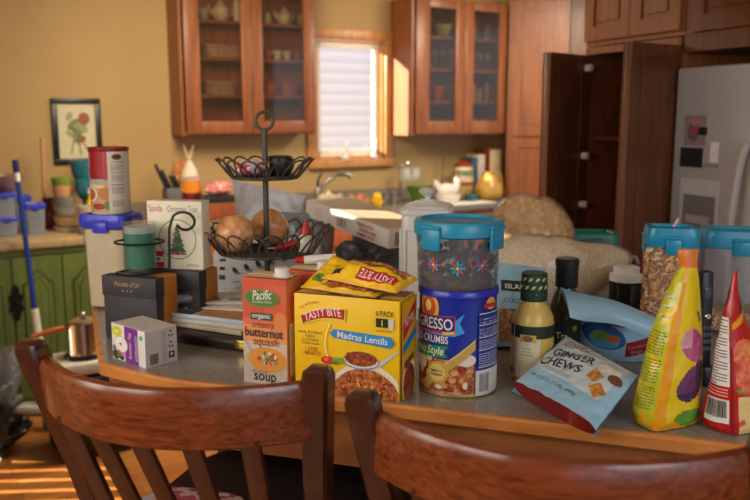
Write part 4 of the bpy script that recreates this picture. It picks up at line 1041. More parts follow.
# ------------------------------------------------------------------ square tubs with clip lids
def cliptub(name, label, loc, W, D, H, lidm, rot, body, fill=None, fh=.6, taper=.86, lidh=.035, parts=None, clips=4):
    t = thing(name, label, 'storage container', loc, rot)
    w_, d_ = W/2, D/2; q = d_/w_
    b = MB(); b.lathe([(w_*taper,0),(w_*(taper+.02),.004),(w_*.95,H-lidh*.8),(w_*.94,H-lidh*.8)], body, 48, p=7, sy=q); b.build('container_body', t)
    b = MB(); b.lathe([(w_*.99,H-lidh),(w_*1.03,H-lidh+.003),(w_*1.03,H-lidh*.3),(w_*.97,H),(w_*.80,H),(w_*.76,H-.006),(0,H-.006)], lidm, 48, p=7, sy=q); l_ = b.build('lid', t)
    for i in range(clips):
        a = i*PI/2; M = Matrix.Rotation(a, 4, 'Z'); rr = (d_ if i % 2 == 0 else w_)*1.035
        q_ = MB(); q_.box((0,-rr,H-lidh*.95), (w_*.62,.007,lidh*.85), lidm, .003, M=M); q_.tube([M @ V((-w_*.31,-rr,H-lidh*.5)), M @ V((w_*.31,-rr,H-lidh*.5))], .005, lidm, 8); q_.build('clip', l_)
    if fill:
        b = MB(); ww = taper-.02
        b.lathe([(0,.008),(w_*ww,.008),(w_*(ww+.08*fh),H*fh),(w_*.3,H*fh+.006),(0,H*fh+.008)], fill, 40, p=7, sy=q); o = b.build('contents', t)
        return t, o
    return t, None
CL = clear('clear tub plastic', (240,242,244), .06, .1)
p = on(116,306,ZI); p.y += .0
kk = k_at(V((p.x, p.y, 1.2)))
TW = 51*kk; TH = .262
cliptub('flour_container', 'tall clear container of flour with a bright blue clip lid', p, TW, TW*.8, TH, mat('bright blue lid', (66,74,214), .3), R(-14), CL, mat('flour', (250,228,190), .9, var=.06), .84, .81)
# red canister on top of it
zt = ZI+TH+.001; pc = V((p.x+.002, p.y, zt)); kk = k_at(pc); cr_ = 19.0*kk; chh = 65*kk
t = thing('crumb_canister', 'red and white food canister standing on the blue lidded container', 'canister', pc, 0)
b = MB(); b.lathe([(cr_*.97,0),(cr_,.003),(cr_,chh*.94),(cr_*.97,chh*.95)], mat('canister photo white', (216,206,190), .4, var=.05), 48)
f = cyl(cr_, 0, -.35)
RD = dark((164,24,32)); 
def band(u0, u1, v0, v1, m): b.print(rect(u0, v0, u1, v1), f, m, cut=.004)
band(-.062, .052, chh*.52, chh*.94, RD); band(-.062, .052, chh*.50, chh*.53, dark((150,180,206)))
band(-.062, .052, chh*.03, chh*.50, dark((206,168,120)))
for x, y, a, c_, m in ((-.03,.30,.028,.2,(238,232,220)),(-.03,.30,.022,.15,(188,110,52)),(-.042,.16,.016,.12,(214,140,60)),(.02,.32,.02,.16,(196,130,70)),(.0,.12,.02,.08,(170,60,40)),(-.01,.42,.03,.05,(226,206,160)),(.03,.14,.014,.12,(120,140,70))):
    b.print(ell(x, y*chh, a, c_*chh*.6, 20), f, dark(m), cut=.004)
for i, ch in enumerate('OATS'): b.text(ch, f, -.034, chh*(.84-.1*i), .022, WHITE, bold=.02)
band(.0165, .030, chh*.52, chh*.94, dark((190,70,74)))
f = cyl(cr_, 0, .62)
b.print(rect(-.021,chh*.02,.03,chh*.94), f, mat('label cream', (218,206,184), .5), cut=.004)
b.print(ell(.004, chh*.86, .014, chh*.045), f, dark((150,84,40)), cut=.004); b.print(ell(.004, chh*.86, .010, chh*.03), f, dark((90,40,30)), cut=.004)
for v in (.76,.60,.42,.22): b.lines(f, -.012, .022, chh*(v-.10), chh*v, 6, dark((96,84,72)), .35)
for v in (.78,.62,.44): b.print(rect(-.013,chh*v,.023,chh*(v+.008)), f, INK, cut=.004)
b.build('canister_body', t)
b = MB(); b.lathe([(cr_*1.02,chh*.94),(cr_*1.03,chh*.95),(cr_*1.03,chh*.995),(cr_*.98,chh),(cr_*.94,chh*.99),(0,chh*.99)], mat('dark red lid', (142,24,30), .3), 40); b.build('lid', t)
# ------------------------------------------------------------------ pile of papers
pf = on(230,352,ZI)
def sheet(name, label, cat, cx, cy, z, w_, d_, h, rot, m, prt=None, bev=.001, pages=None):
    b = MB(); b.bx(-w_/2, w_/2, -d_/2, d_/2, 0, h, m, bev)
    if prt: prt(b, topf(h), w_, d_)
    o = tag(b.build(name, None, (cx, cy, z), rot), label, cat)
    return o
bx_, by_ = -.40, 1.94
z = ZI+.001
t = thing('leather_folder', 'dark brown leather folder with a gold corner under the papers', 'folder', (bx_+.02, by_-.03, z), R(-24))
b = MB(); b.bx(-.14, .14, -.10, .09, .012, .026, mat('brown leather', (46,30,30), .45, bump=.2), .004); b.build('folder_cover', t)
b = MB(); b.bx(-.13, .13, -.09, .085, .0, .012, mat('folder dark base', (30,22,22), .6), .003); b.build('folder_base', t)
b = MB(); b.bx(.118, .143, -.103, -.094, .008, .028, mat('gold clasp', (206,176,84), .25, .9), .002); b.build('clasp', t)
z += .0275
def mag1(b, f, w_, d_):
    b.print(rect(-w_*.45,-d_*.45,w_*.1,d_*.45), f, dark((70,82,100))); b.print(rect(-w_*.1,-d_*.45,w_*.42,-d_*.0), f, dark((176,128,74))); b.print(rect(w_*.1,d_*.1,w_*.4,d_*.4), f, dark((120,120,124)))
sheet('magazine', 'cream edged magazine lying directly on the leather folder', 'magazine', bx_+.01, by_, z, .27, .16, .010, R(-27), mat('magazine cream', (206,190,160), .5)); z += .011
sheet('booklet', 'thin booklet with pale edges, second from the bottom of the pile', 'booklet', bx_+.015, by_, z, .26, .16, .010, R(-22), mat('booklet white', (206,206,204), .5)); z += .011
def mag2(b, f, w_, d_):
    b.print(rect(-w_*.48,-d_*.48,-w_*.02,d_*.46), f, dark((74,84,98))); b.print(rect(-w_*.44,-d_*.3,-w_*.12,d_*.2), f, dark((120,130,140))); b.print(rect(0,-d_*.46,w_*.46,d_*.1), f, dark((186,134,76)))
sheet('magazine', 'blue and tan glossy magazine near the top of the pile', 'magazine', bx_+.005, by_+.01, z, .29, .17, .010, R(-24), mat('magazine blue white', (196,204,214), .3), mag2); z += .011
sheet('envelope', 'white envelope lying across the magazines', 'envelope', bx_+.055, by_+.03, z, .22, .11, .003, R(-12), WHITE, lambda b, f, w_, d_: b.lines(f, -.05, .03, -.02, .01, 3, INK)); z += .004
sheet('envelope', 'tan edged envelope on top of the white one', 'envelope', bx_+.05, by_+.06, z, .21, .10, .003, R(-6), mat('cream envelope', (206,186,160), .6)); z += .004
sheet('flyer', 'grey white flyer topping the pile of papers', 'flyer', bx_+.065, by_+.07, z, .20, .12, .004, R(2), mat('flyer white', (210,208,206), .6), lambda b, f, w_, d_: [b.print(rect(-.08+.05*i,-.04,-.05+.05*i,-.01), f, dark((110,114,124))) for i in range(3)]); z += .005
b = MB(); b.tube([(-.03,0,.0),(.03,0,.0)], .0115, clear('clear ornament', (220,224,228), .25, .05), 12); tag(b.build('clear_tube', None, (bx_-.055, by_+.0, z-.001+.0125), .3), 'small clear plastic tube on the left of the paper pile', 'tube')
# leaning leaflet with pictures
a, c_ = V((-.425,2.14,ZI+.06)), V((-.25,2.10,ZI+.06))
Sq = quad(V((-.41,2.175,ZI+.002)), V((-.20,2.145,ZI+.002)), V((-.17,2.27,ZI+.185)), V((-.425,2.30,ZI+.135)))
b = MB(); fr = bag(b, Sq, lambda u, v: .0012, mat('leaflet paper', (200,202,206), .5, var=.04), WHITE, 16, 10, .0006)
m = scaled(fr, .11, .19)
for i in range(6):
    x = -.085+.03*i; b.print(ell(x, .125+.006*i, .006, .014, 10, .5), m, INK, cut=.01); b.print(ell(x+.008, .115+.006*i, .008, .005, 8), m, dark((120,122,128)), cut=.01); b.print(rect(x-.006,.085,x+.014,.09), m, dark((130,130,134)), cut=.01)
for y in (.05,.065): b.lines(m, -.08, .08, y, y+.01, 1, dark((120,120,124)))
tag(b.build('leaflet', None), 'white leaflet with rows of small dark pictures leaning behind the papers', 'leaflet')
# printed carton under the basket
CARD = mat('carton grey white', (196,198,200), .55)
y0 = 2.30; p0 = atY(213, 252, y0); p1 = atY(318, 250, y0); hh = p0.z-ZI
b = MB(); w_ = (p1.x-p0.x); b.bx(-w_/2, w_/2, 0, .16, 0, hh, CARD, .001); f = front(0, -w_/2, 0)
for i, (x, y, a, q) in enumerate(((.06,.80,.10,.06),(.06,.62,.05,.07),(.17,.62,.06,.08),(.05,.42,.06,.1),(.30,.82,.22,.07),(.34,.60,.06,.1),(.44,.60,.06,.1),(.60,.78,.12,.12),(.76,.62,.06,.12),(.86,.62,.08,.12),(.60,.4,.3,.05),(.2,.4,.08,.1))):
    b.print(rect(x*w_, y*hh, (x+a)*w_, (y+q)*hh), f, INK if i % 3 else dark((70,74,84)))
b.lines(f, .1*w_, .9*w_, .1*hh, .3*hh, 5, dark((120,120,124)))
tag(b.build('printed_carton', None, ((p0.x+p1.x)/2, y0, ZI)), 'grey white printed carton standing behind the basket stand', 'carton')
# ------------------------------------------------------------------ two tier wire basket
YB = 2.06
xb = atY(267, 250, YB).x
def zY(py, Y): return atY(375, py, Y).z
zl, zu, zr_ = zY(251, YB), zY(177, YB), zY(121, YB)
t = thing('tiered_basket', 'two tier dark wire basket stand with a ring on top', 'basket', (xb, YB, ZI), R(4))
b = MB(); b.tube([(0,0,.0+.06),(0,0,zu-ZI),(0,0,zr_-ZI-.022)], .0075, WIRE, 12); b.lathe([(.011,zl-ZI+.002),(.011,zl-ZI+.02),(.008,zl-ZI+.024)], WIRE, 12); b.lathe([(.011,zu-ZI+.002),(.011,zu-ZI+.02),(.008,zu-ZI+.024)], WIRE, 12); b.build('pole', t)
b = MB(); b.tube([(.022*math.cos(a*PI/16), 0, zr_-ZI+.022*math.sin(a*PI/16)) for a in range(32)], .0045, WIRE, 8, closed=True); b.build('ring_handle', t)
def tier(zf, r0, r1, hh, n):
    b = MB(); z0 = zf-ZI
    b.tube([(r0*math.cos(a*PI/24), r0*math.sin(a*PI/24), z0) for a in range(48)], .0032, WIRE, 6, closed=True)
    for i in range(-4, 5):
        x = i*r0/5; y = math.sqrt(r0*r0-x*x); b.tube([(x,-y,z0),(x,y,z0)], .0014, WIRE, 5); b.tube([(-y,x,z0),(y,x,z0)], .0014, WIRE, 5)
    b.lathe([(r0*.98,z0-.004),(r0*.98,z0-.002),(0,z0-.002)], mat('basket mesh floor', (70,64,60), .6, var=.3, scale=120), 40)
    for i in range(n):
        a0 = 2*PI*i/n; span = 2*PI/n*1.75; pts = []
        for j in range(13):
            q = j/12; e_ = math.sin(PI*q)**.55; a = a0+span*(q-.5); r = r0+(r1-r0)*e_; pts.append((r*math.cos(a), r*math.sin(a), z0+hh*e_))
        b.tube(pts, .0025, WIRE, 6)
    return b
tier(zu, .084, .123, .046, 17).build('upper_basket', t)
tier(zl, .120, .168, .062, 22).build('lower_basket', t)
for i in range(3):
    a = PI/2+.5+i*2*PI/3; b = MB()
    b.tube([(0,0,.07),(.06*math.cos(a),.06*math.sin(a),.085),(.08*math.cos(a),.08*math.sin(a),.05),(.09*math.cos(a),.09*math.sin(a),.004)], .004, WIRE, 6); b.build('foot', t)
# onions
ON = bpy.data.materials.new('onion skin'); ON.use_nodes = True
nt = ON.node_tree; pr_ = nt.nodes['Principled BSDF']; tc = nt.nodes.new('ShaderNodeTexCoord'); mp = nt.nodes.new('ShaderNodeMapping'); mp.inputs['Scale'].default_value = (38,38,5)
nn_ = nt.nodes.new('ShaderNodeTexNoise'); nn_.inputs['Scale'].default_value = 1.2; rr_ = nt.nodes.new('ShaderNodeValToRGB'); rr_.color_ramp.elements[0].color = rgb(204,128,76); rr_.color_ramp.elements[1].color = rgb(244,190,132); rr_.color_ramp.elements[0].position = .3; rr_.color_ramp.elements[1].position = .7
for a_, c2 in ((tc.outputs['Object'], mp.inputs['Vector']), (mp.outputs['Vector'], nn_.inputs['Vector']), (nn_.outputs['Fac'], rr_.inputs['Fac']), (rr_.outputs['Color'], pr_.inputs['Base Color'])): nt.links.new(a_, c2)
pr_.inputs['Roughness'].default_value = .28
def onion(px, py, Y, rpx, label, rot):
    c = atY(px, py, Y); r = rpx*k_at(c); b = MB()
    pf_ = [(0,-r*.92),(r*.15,-r*.95)]+[(r*math.cos(a), r*.95*math.sin(a)) for a in [(-1.25+2.3*i/16) for i in range(17)]]+[(r*.2,r*1.0),(r*.1,r*1.12),(r*.05,r*1.2),(0,r*1.2)]
    b.lathe(pf_, ON, 36); o = b.build('onion', None, V((c.x, c.y, zl+r*.96+.005)), rot=rot); tag(o, label, 'onion', 'onions in the wire basket')
    q = MB()
    for i in range(7):
        a = i*.9; q.tube([(0,0,-r*.92),(r*.08*math.cos(a),r*.08*math.sin(a),-r*1.02),(r*.13*math.cos(a),r*.13*math.sin(a),-r*1.0)], .0008, mat('onion root', (150,120,80), .9), 4)
    q.build('root', o)
onion(235, 232, YB-.05, 19.5, 'orange brown onion at the left front of the lower basket', (-1.1,-.5,.2))
onion(269, 225, YB+.062, 19, 'yellow onion behind the pole of the lower basket', (-1.2,.4,.3))
# red and white squeeze bottle in basket
p = atY(306, 240, YB-.02); p.z = zl+.002
t = thing('squeeze_bottle', 'small white squeeze bottle with a red nozzle in the lower basket', 'bottle', p, 0)
b = MB(); b.lathe([(.018,0),(.021,.004),(.021,.034),(.012,.046)], mat('ivory plastic', (216,204,184), .4), 20); b.build('bottle_body', t)
b = MB(); b.lathe([(.014,.045),(.013,.058),(.007,.066),(.006,.078),(0,.08)], REDP, 18); b.build('nozzle', t)
p = atY(289, 242, YB+.0); 
t = thing('peeler', 'red handled peeler lying in the lower basket', 'peeler', V((p.x, YB+.0, zl+.008)), R(12))
b = MB(); b.tube([(-.035,0,0),(-.01,0,.004),(.02,0,.014),(.034,0,.03),(.04,-.0,.034)], [.006,.008,.008,.007,.004], REDP, 10); b.build('handle', t)
b = MB(); b.tube([(-.035,0,0),(-.055,.0,.0)], .004, STEEL, 8); b.build('blade', t)
# items on the upper tier
quilt('pink_cloth', 'pink and white cloth folded in the upper basket', 'cloth', V((xb-.035, YB-.01, zu+.002)), .034, .05, .04, ((206,84,110),(236,214,214),(190,60,90)), 8)
p = V((xb+.035, YB+.028, zu+.002)); t = thing('black_lid_jar', 'round black tin sitting in the upper basket', 'tin', p)
b = MB(); b.lathe([(.026,0),(.029,.006),(.029,.032)], BLACK, 28); b.build('can_body', t); b = MB(); b.lathe([(.031,.032),(.031,.044),(.026,.05),(0,.052)], mat('dark lid', (40,38,40), .3), 28); b.build('lid', t)
# ------------------------------------------------------------------ bags of stuff behind the basket
FOIL = mat('silver grey film', (206,208,210), .25, 0, var=.12, scale=12)
def islandcrumple(name, label, x0, x1, ytop, Y, m, seed, depth=.09, rotz=0, **k):
    p0, p1 = atY(x0, ytop, Y), atY(x1, ytop, Y); w_ = (p1.x-p0.x)/2
    return crumple(name, label, 'bag', V(((p0.x+p1.x)/2, Y, ZI+.001)), w_*.9, depth, (p0.z-ZI)*.88, m, seed, rotz=rotz, **k)
def pillow(name, label, px, Y, thick, m, seed, lean=.05, wr=.012, **k):
    c4 = [atY(x, y, Y+(lean if i > 1 else 0)) for i, (x, y) in enumerate(px)]
    S0 = quad(*c4); zb = min(S0(u, 0).z for u in (-1, 1))
    def S(u, v):
        p = S0(u, v); return p+V((0,0,(ZI+.003-zb)*(1-v)))
    def T(u, v): return .001+thick*max(0, 1-abs(u)**3)**.6*max(0, math.sin(PI*min(1, .12+.86*v)))**.6
    b = MB(); b.tl = .001; fr = bag(b, S, T, m, m, 60, 60, wr, 14, seed)
    return b, fr, (c4[1]-c4[0]).length/2, (c4[3]-c4[0]).length
b, fr, hw, hh = pillow('', '', [(244,250), (300,250), (306,196), (232,180)], 2.62, .055, FOIL, 21, wr=.022)
m = scaled(fr, hw, hh); b.print([(-hw*.6,hh*.35),(hw*.2,hh*.3),(hw*.2,hh*.6),(-hw*.5,hh*.62)], m, dark((206,206,202)), cut=.008); b.print([(-hw*.4,hh*.44),(hw*.0,hh*.42),(hw*.05,hh*.5),(-hw*.35,hh*.52)], m, dark((120,130,100)), cut=.008)
tag(b.build('plastic_bag', None), 'silvery white crinkled bag standing behind the onions', 'bag')
b, fr, hw, hh = pillow('', '', [(286,258), (330,258), (336,214), (280,212)], 2.50, .035, PLASTG, 33)
tag(b.build('plastic_bag', None), 'clear crinkled bag right of the onions, by the white carton', 'bag')
q = crumple('plastic_bag', 'dark grey plastic bag under the tilted white carton', 'bag', V((.0, 2.48, ZI+.001)), .125, .09, .155, mat('dark grey bag', (104,104,108), .3, var=.2, scale=10), 40, amp=.22)
# tilted white carton
A0, A1 = atY(305.5, 216, 2.56), atY(388, 249, 2.18)
xv = (A1-A0); Lc = xv.length; xv.normalize(); yv = V((0,0,1)).cross(xv).normalized(); zv = xv.cross(yv)
M = Matrix(((xv.x,yv.x,zv.x,A0.x),(xv.y,yv.y,zv.y,A0.y),(xv.z,yv.z,zv.z,A0.z),(0,0,0,1)))
b = MB(); ch = .052; cd = .165; WB = mat('white carton', (222,214,204), .5, var=.02)
b.bx(0, Lc, 0, cd, 0, ch, WB, .0012); f = front(0)
b.barcode(f, Lc*.40, ch*.12, Lc*.54, ch*.72, WB, dark((96,84,78)))
b.print(ell(Lc*.17, ch*.5, Lc*.055, ch*.28), f, dark((214,176,164))); b.print(ell(Lc*.17, ch*.5, Lc*.047, ch*.23), f, WB)
for i in range(3): b.lines(f, Lc*.13, Lc*.21, ch*(.38+.1*i), ch*(.43+.1*i), 1, dark((206,160,150)), .8)
rt = dark((190,44,40))
for i, (x0, x1) in enumerate(((.66,.84),(.68,.87),(.66,.85))): b.text(('PEANUT BUTTER','GRANOLA BARS','FAMILY SIZE')[i], f, Lc*(x0+x1)/2, ch*(.66-.27*i), ch*.26, rt, bold=.03, width=Lc*(x1-x0))
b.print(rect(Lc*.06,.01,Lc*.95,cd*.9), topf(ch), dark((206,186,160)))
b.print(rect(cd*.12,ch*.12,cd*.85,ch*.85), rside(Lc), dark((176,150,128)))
tag(b.build('white_carton', None, mtx=M), 'long white carton with red lettering tilted on a plastic bag', 'carton')
# ------------------------------------------------------------------ white canister
p = atY(427, 300, 2.12); p.z = ZI
t = thing('white_canister', 'white panelled square canister with a silver knob', 'canister', p, R(-10))
w_ = 24.5*k_at(V((p.x,p.y,1.3))); hz = zY(214, 2.10)-ZI
CER = mat('white ceramic', (208,204,198), .3, var=.02)
b = MB(); b.lathe([(w_*.96,0),(w_,.006),(w_,hz-.012),(w_*.97,hz)], CER, 48, p=9)
for i in range(4):
    M = Matrix.Rotation(i*PI/2, 4, 'Z')
    for x0, x1, z0, z1 in ((-w_*.8,w_*.8,.03,.036),(-w_*.8,w_*.8,hz-.04,hz-.034),(-w_*.8,-w_*.75,.03,hz-.034),(w_*.75,w_*.8,.03,hz-.034)): b.bx(x0, x1, -w_*.995-.004, -w_*.98, z0, z1, CER, .001, M=M)
b.build('canister_body', t)
h2 = zY(199, 2.12)-ZI
b = MB(); b.lathe([(w_*1.06,hz+.0005),(w_*1.08,hz+.006),(w_*1.06,hz+.014),(w_*.95,hz+.017),(w_*.9,hz+.022),(w_*.36,h2-.004),(w_*.3,h2),(0,h2)], CER, 48, p=9); b.build('lid', t)
h3 = zY(186.5, 2.12)-ZI
b = MB(); b.lathe([(.012,h2),(.009,h2+.005),(.022,h2+.016),(.026,(h2+h3)/2+.004),(.018,h3-.003),(0,h3)], mat('satin silver', (226,226,224), .22, .5), 28); b.build('knob', t)
# ------------------------------------------------------------------ soup cartons
l, r = on(244.5,381,ZI), on(288,387,ZI)
SW = (r-l).length; sy_ = yaw(l, r); SH = .2125; SD = .064
def soup(name, label, loc, rot, printed=True):
    t = thing(name, label, 'carton', loc, rot)
    b = MB(); base = mat('soup carton orange', (212,120,70), .35, var=.05)
    b.bx(-SW/2, SW/2, 0, SD, 0, SH, base, .001)
    f = front(0, -SW/2, 0); Wd, Hd = SW, SH
    if printed:
        P = lambda x0, y0, x1, y1, m: b.print(rect(x0*Wd, y0*Hd, x1*Wd, y1*Hd), f, m)
        P(.005,.0,.995,.998, dark((218,112,74))); P(.005,.62,.995,.998, dark((206,84,56))); P(.5,.66,.995,.95, dark((212,96,60)))
        P(.005,.0,.995,.56, dark((226,150,84)))
        b.print(ell(.85*Wd,.60*Hd,.15*Wd,.10*Hd), f, dark((224,130,70)))
        P(.005,.0,.995,.40, dark((206,186,160)))
        b.print(ell(.5*Wd, .20*Hd, .50*Wd, .15*Hd, 36), f, dark((186,176,160))); b.print(ell(.55*Wd, .235*Hd, .44*Wd, .12*Hd, 36), f, dark((222,146,60)))
        for i in range(26):
            b.print(ell((.45+.3*random.random())*Wd, (.2+.1*random.random())*Hd, .05*Wd, .014*Hd, 8, random.random()*3), f, dark(((92,128,60),(150,170,110),(200,60,50),(226,214,190))[i % 4]))
        b.print(ell(.36*Wd, .245*Hd, .035*Wd, .022*Hd, 12), f, dark((196,52,44)))
        b.print([(0.005*Wd,.44*Hd),(.03*Wd,.44*Hd),(.2*Wd,.31*Hd),(.17*Wd,.30*Hd)], f, dark((176,170,166)))
        P(.005,.0,.995,.10, dark((196,180,164)))
        b.print(ell(.45*Wd, .82*Hd, .40*Wd, .085*Hd, 36), f, dark((120,140,50))); b.print(ell(.45*Wd, .82*Hd, .37*Wd, .075*Hd, 36), f, dark((86,120,44)))
        b.text('Pacific', f, .46*Wd, .81*Hd, .026, WHITE, rot=.1, width=.42*Wd, shear=.2, bold=.01); b.text('NATURAL FOODS', f, .46*Wd, .775*Hd, .006, WHITE, width=.44*Wd, rot=.04)
        P(.2,.615,.68,.68, dark((50,72,62))); b.text('organic', f, .44*Wd, .633*Hd, .014, WHITE, width=.42*Wd, bold=.03)
        b.text('creamy', f, .47*Wd, .54*Hd, .02, dark((150,60,40)), width=.5*Wd); b.text('butternut', f, .49*Wd, .455*Hd, .026, dark((70,40,64)), width=.86*Wd, bold=.015); b.text('squash', f, .53*Wd, .375*Hd, .024, dark((150,76,40)), width=.58*Wd)
        b.text('soup', f, .5*Wd, .035*Hd, .03, INK, width=.5*Wd, bold=.02); b.text('all natural', f, .38*Wd, .108*Hd, .008, dark((110,100,100)), width=.34*Wd)
        f = rside(SW/2); b.print(rect(.08*SD,.08*SH,.92*SD,.6*SH), f, dark((216,176,120)))
        for y0, y1 in ((.44,.58),(.28,.42),(.12,.26)): b.print(rect(.1*SD,y0*SH,.62*SD,y1*SH), f, WHITE); b.lines(f, .14*SD, .6*SD, (y0+.01)*SH, (y1-.01)*SH, 6, INK, .35)
    z = SH; f = topf(SH)
    b.print(rect(-SW/2+.002,.002,SW/2-.002,SD-.002), f, dark((214,190,150)))
    b.bx(-SW/2+.002, SW/2-.002, SD*.5-.002, SD*.5+.002, SH, SH+.004, dark((206,170,120)))
    b.build('carton_body', t)
    b = MB(); b.lathe([(.017,SH+.0005),(.017,SH+.005),(.0145,SH+.006),(.0145,SH+.018),(.012,SH+.019),(0,SH+.019)], WHITE, 28, c=(SW*.24,SD*.5,0)); b.build('cap', t)
    return t
sd_ = V((-math.sin(sy_), math.cos(sy_), 0)); sx_ = V((math.cos(sy_), math.sin(sy_), 0))
soup('soup_carton', 'orange carton of butternut squash soup standing at the front', (l+r)/2, sy_)
soup('soup_carton', 'second orange soup carton half hidden behind the butternut one', (l+r)/2+sd_*(SD+.035)+sx_*.045, sy_)
tp = (l+r)/2+sd_*(SD*1.5+.055)+sx_*.025; tp.z = ZI+SH+.0145
t = thing('glue_tube', 'white tube with a red cap lying on the rear soup carton', 'tube', tp, R(8))
b = MB(); b.tube([(-.012,0,0),(.03,0,.001),(.055,0,.002)], [.009,.0105,.010], WHITE, 14); b.build('tube_body', t)
b = MB(); b.tube([(-.03,0,0),(-.012,0,0)], [.006,.008], REDP, 14); b.build('cap', t)
# ------------------------------------------------------------------ yellow lentil box
l, r = on(295.5,389,ZI), on(399,402.5,ZI)
TW_, ty = (r-l).length, yaw(l, r); THt = .192; TD = .09
FOODC = bpy.data.materials.new('lentil photo'); FOODC.use_nodes = True
def foodmat(name, c1, c2, c3, scale):
    if name in _m: return _m[name]
    m = bpy.data.materials.new(name); m.use_nodes = True; nt = m.node_tree; p = nt.nodes['Principled BSDF']; L = nt.links.new
    tc = nt.nodes.new('ShaderNodeTexCoord'); n = nt.nodes.new('ShaderNodeTexNoise'); n.inputs['Scale'].default_value = scale; n.inputs['Detail'].default_value = 5; n.inputs['Roughness'].default_value = .7
    r_ = nt.nodes.new('ShaderNodeValToRGB'); e = r_.color_ramp.elements; e[0].position = .36; e[1].position = .64; e[0].color = rgb(*c1); e[1].color = rgb(*c3); x = e.new(.5); x.color = rgb(*c2)
    L(tc.outputs['Object'], n.inputs['Vector']); L(n.outputs['Fac'], r_.inputs['Fac']); L(r_.outputs['Color'], p.inputs['Base Color']); p.inputs['Roughness'].default_value = .45
    _m[name] = m; return m
LENT = foodmat('lentil dish print', (110,40,20), (186,96,44), (222,160,90), 110)
LENTD = foodmat('dark lentil print', (84,28,16), (140,56,28), (190,110,60), 130)
RICE = foodmat('rice print', (206,190,160), (236,228,210), (246,240,226), 200)
MEAT = foodmat('baked crumb print', (120,40,24), (176,92,44), (222,170,110), 90)
REDB = dark((196,28,36)); BLUEB = dark((24,122,190)); GREYP = dark((196,196,200))
b = MB(); W, H = TW_, THt
b.bx(-W/2, W/2, 0, TD, 0, H, YEL, .0012); f = front(0, -W/2, 0)
pk = lambda x, y: ((x-33)/(515-33)*W, (1-(y-10)/(490-10))*H)     # zoomed photo pixels on the front panel
def clampbox(pts): return [(max(.0008, min(W-.0008, x)), max(.0008, min(H-.0008, y))) for x, y in pts]
def P(pts, m): b.print(clampbox([pk(x, y) for x, y in pts]), f, m)
def E(x, y, a, c, m, n=36, rot=0, t0=0, t1=2*PI): b.print(clampbox(ell(*pk(x, y), a/482*W, c/480*H, n, rot, t0, t1)), f, m)
E(365, 510, 182, 188, RICE); E(362, 515, 166, 168, LENT)
for i in range(40): E(365+random.uniform(-110,110), 440+random.uniform(-50,50), random.uniform(6,16), random.uniform(4,10), dark(((120,44,22),(226,170,96),(200,110,50),(150,60,30))[i % 4]), 9, random.random()*3)
P([(415,320),(510,240),(512,250),(425,336)], GREYP); E(345, 312, 84, 40, dark((150,150,156))); E(345, 310, 78, 34, dark((226,222,216)))
E(345, 300, 74, 36, LENTD); E(345,300,50,24,dark((150,62,34)))
for i in range(18): E(345+random.uniform(-60,60), 300+random.uniform(-24,22), 8, 6, dark(((110,36,20),(196,100,56),(170,80,40))[i % 3]), 8)
E(195, 322, 34, 20, dark((206,46,30))); E(186, 318, 12, 8, dark((240,120,90))); E(245, 318, 30, 14, dark((120,160,50))); E(228, 330, 18, 10, dark((90,130,40)))
# curl of steam
pts = []
for i in range(11):
    q = i/10; pts.append((205-25*math.sin(q*2.6), 140+165*q))
P([(x-3, y) for x, y in pts]+[(x+4, y) for x, y in reversed(pts)], dark((252,226,120)))
# arched red banner
def banner(x0, x1, ytl, ytr, hL, hR, arc, m, grow=0):
    up = [(x0+(x1-x0)*i/12, ytl+(ytr-ytl)*i/12-arc*math.sin(PI*i/12)-grow) for i in range(13)]
    dn = [(x0+(x1-x0)*i/12+(12 if i == 0 else -6 if i == 12 else 0), ytl+hL+(ytr+hR-ytl-hL)*i/12-arc*math.sin(PI*i/12)+grow) for i in range(13)]
    P(up+dn[::-1], m)
banner(62, 280, 116, 66, 46, 56, 18, dark((240,214,60)), 2); banner(68, 275, 116, 70, 40, 48, 18, dark((120,20,26))); banner(74, 270, 116, 74, 34, 42, 18, REDB)
u_, v_ = pk(174, 124); b.text('TASTY BITE', f, u_, v_, .022, WHITE, rot=.20, bold=.03, width=172/482*W, arc=.006)
u_, v_ = pk(110, 66); b.text('ALL NATURAL', f, u_, v_, .008, dark((176,120,30)), rot=.34, width=96/482*W, arc=.003)
P([(205,186),(225,166),(480,180),(497,208),(478,234),(222,208)], BLUEB); P([(212,187),(228,171),(478,184),(490,208),(475,229),(226,204)], dark((40,140,206)))
u_, v_ = pk(352, 212); b.text('Madras Lentils', f, u_, v_, .018, WHITE, rot=-.055, width=228/482*W, bold=.03)
u_, v_ = pk(455, 84); b.text('6 PACK', f, u_, v_, .015, dark((70,54,20)), width=80/482*W, bold=.02)
P([(415,94),(468,94),(468,136),(415,136)], INK); P([(470,94),(492,94),(492,142),(470,142)], dark((210,206,190))); u_, v_ = pk(442, 130); b.text('1', f, u_, v_, .016, dark((250,210,60)), bold=.04); u_, v_ = pk(454, 157); b.text('MICROWAVE', f, u_, v_, .005, INK, width=70/482*W)
for i, s_ in enumerate(('Lentils, Red Beans','& Spices','in a Creamy','Tomato Sauce')):
    u_, v_ = pk(112, 198+18*i); b.text(s_, f, u_, v_, .008, dark((90,66,20)), width=(118,48,78,86)[i]/482*W)
for i, s_ in enumerate(('1 STEP','1 MINUTE')):
    u_, v_ = pk(118, 284+20*i); b.text(s_, f, u_, v_, .011, dark((186,90,20)), width=(62,90)[i]/482*W, bold=.02)
f = rside(W/2)
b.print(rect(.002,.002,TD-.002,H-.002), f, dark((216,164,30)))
b.print(ell(.5*TD,.16*H,.42*TD,.22*H,30), f, RICE); b.print(ell(.5*TD,.14*H,.38*TD,.19*H,30), f, LENTD)
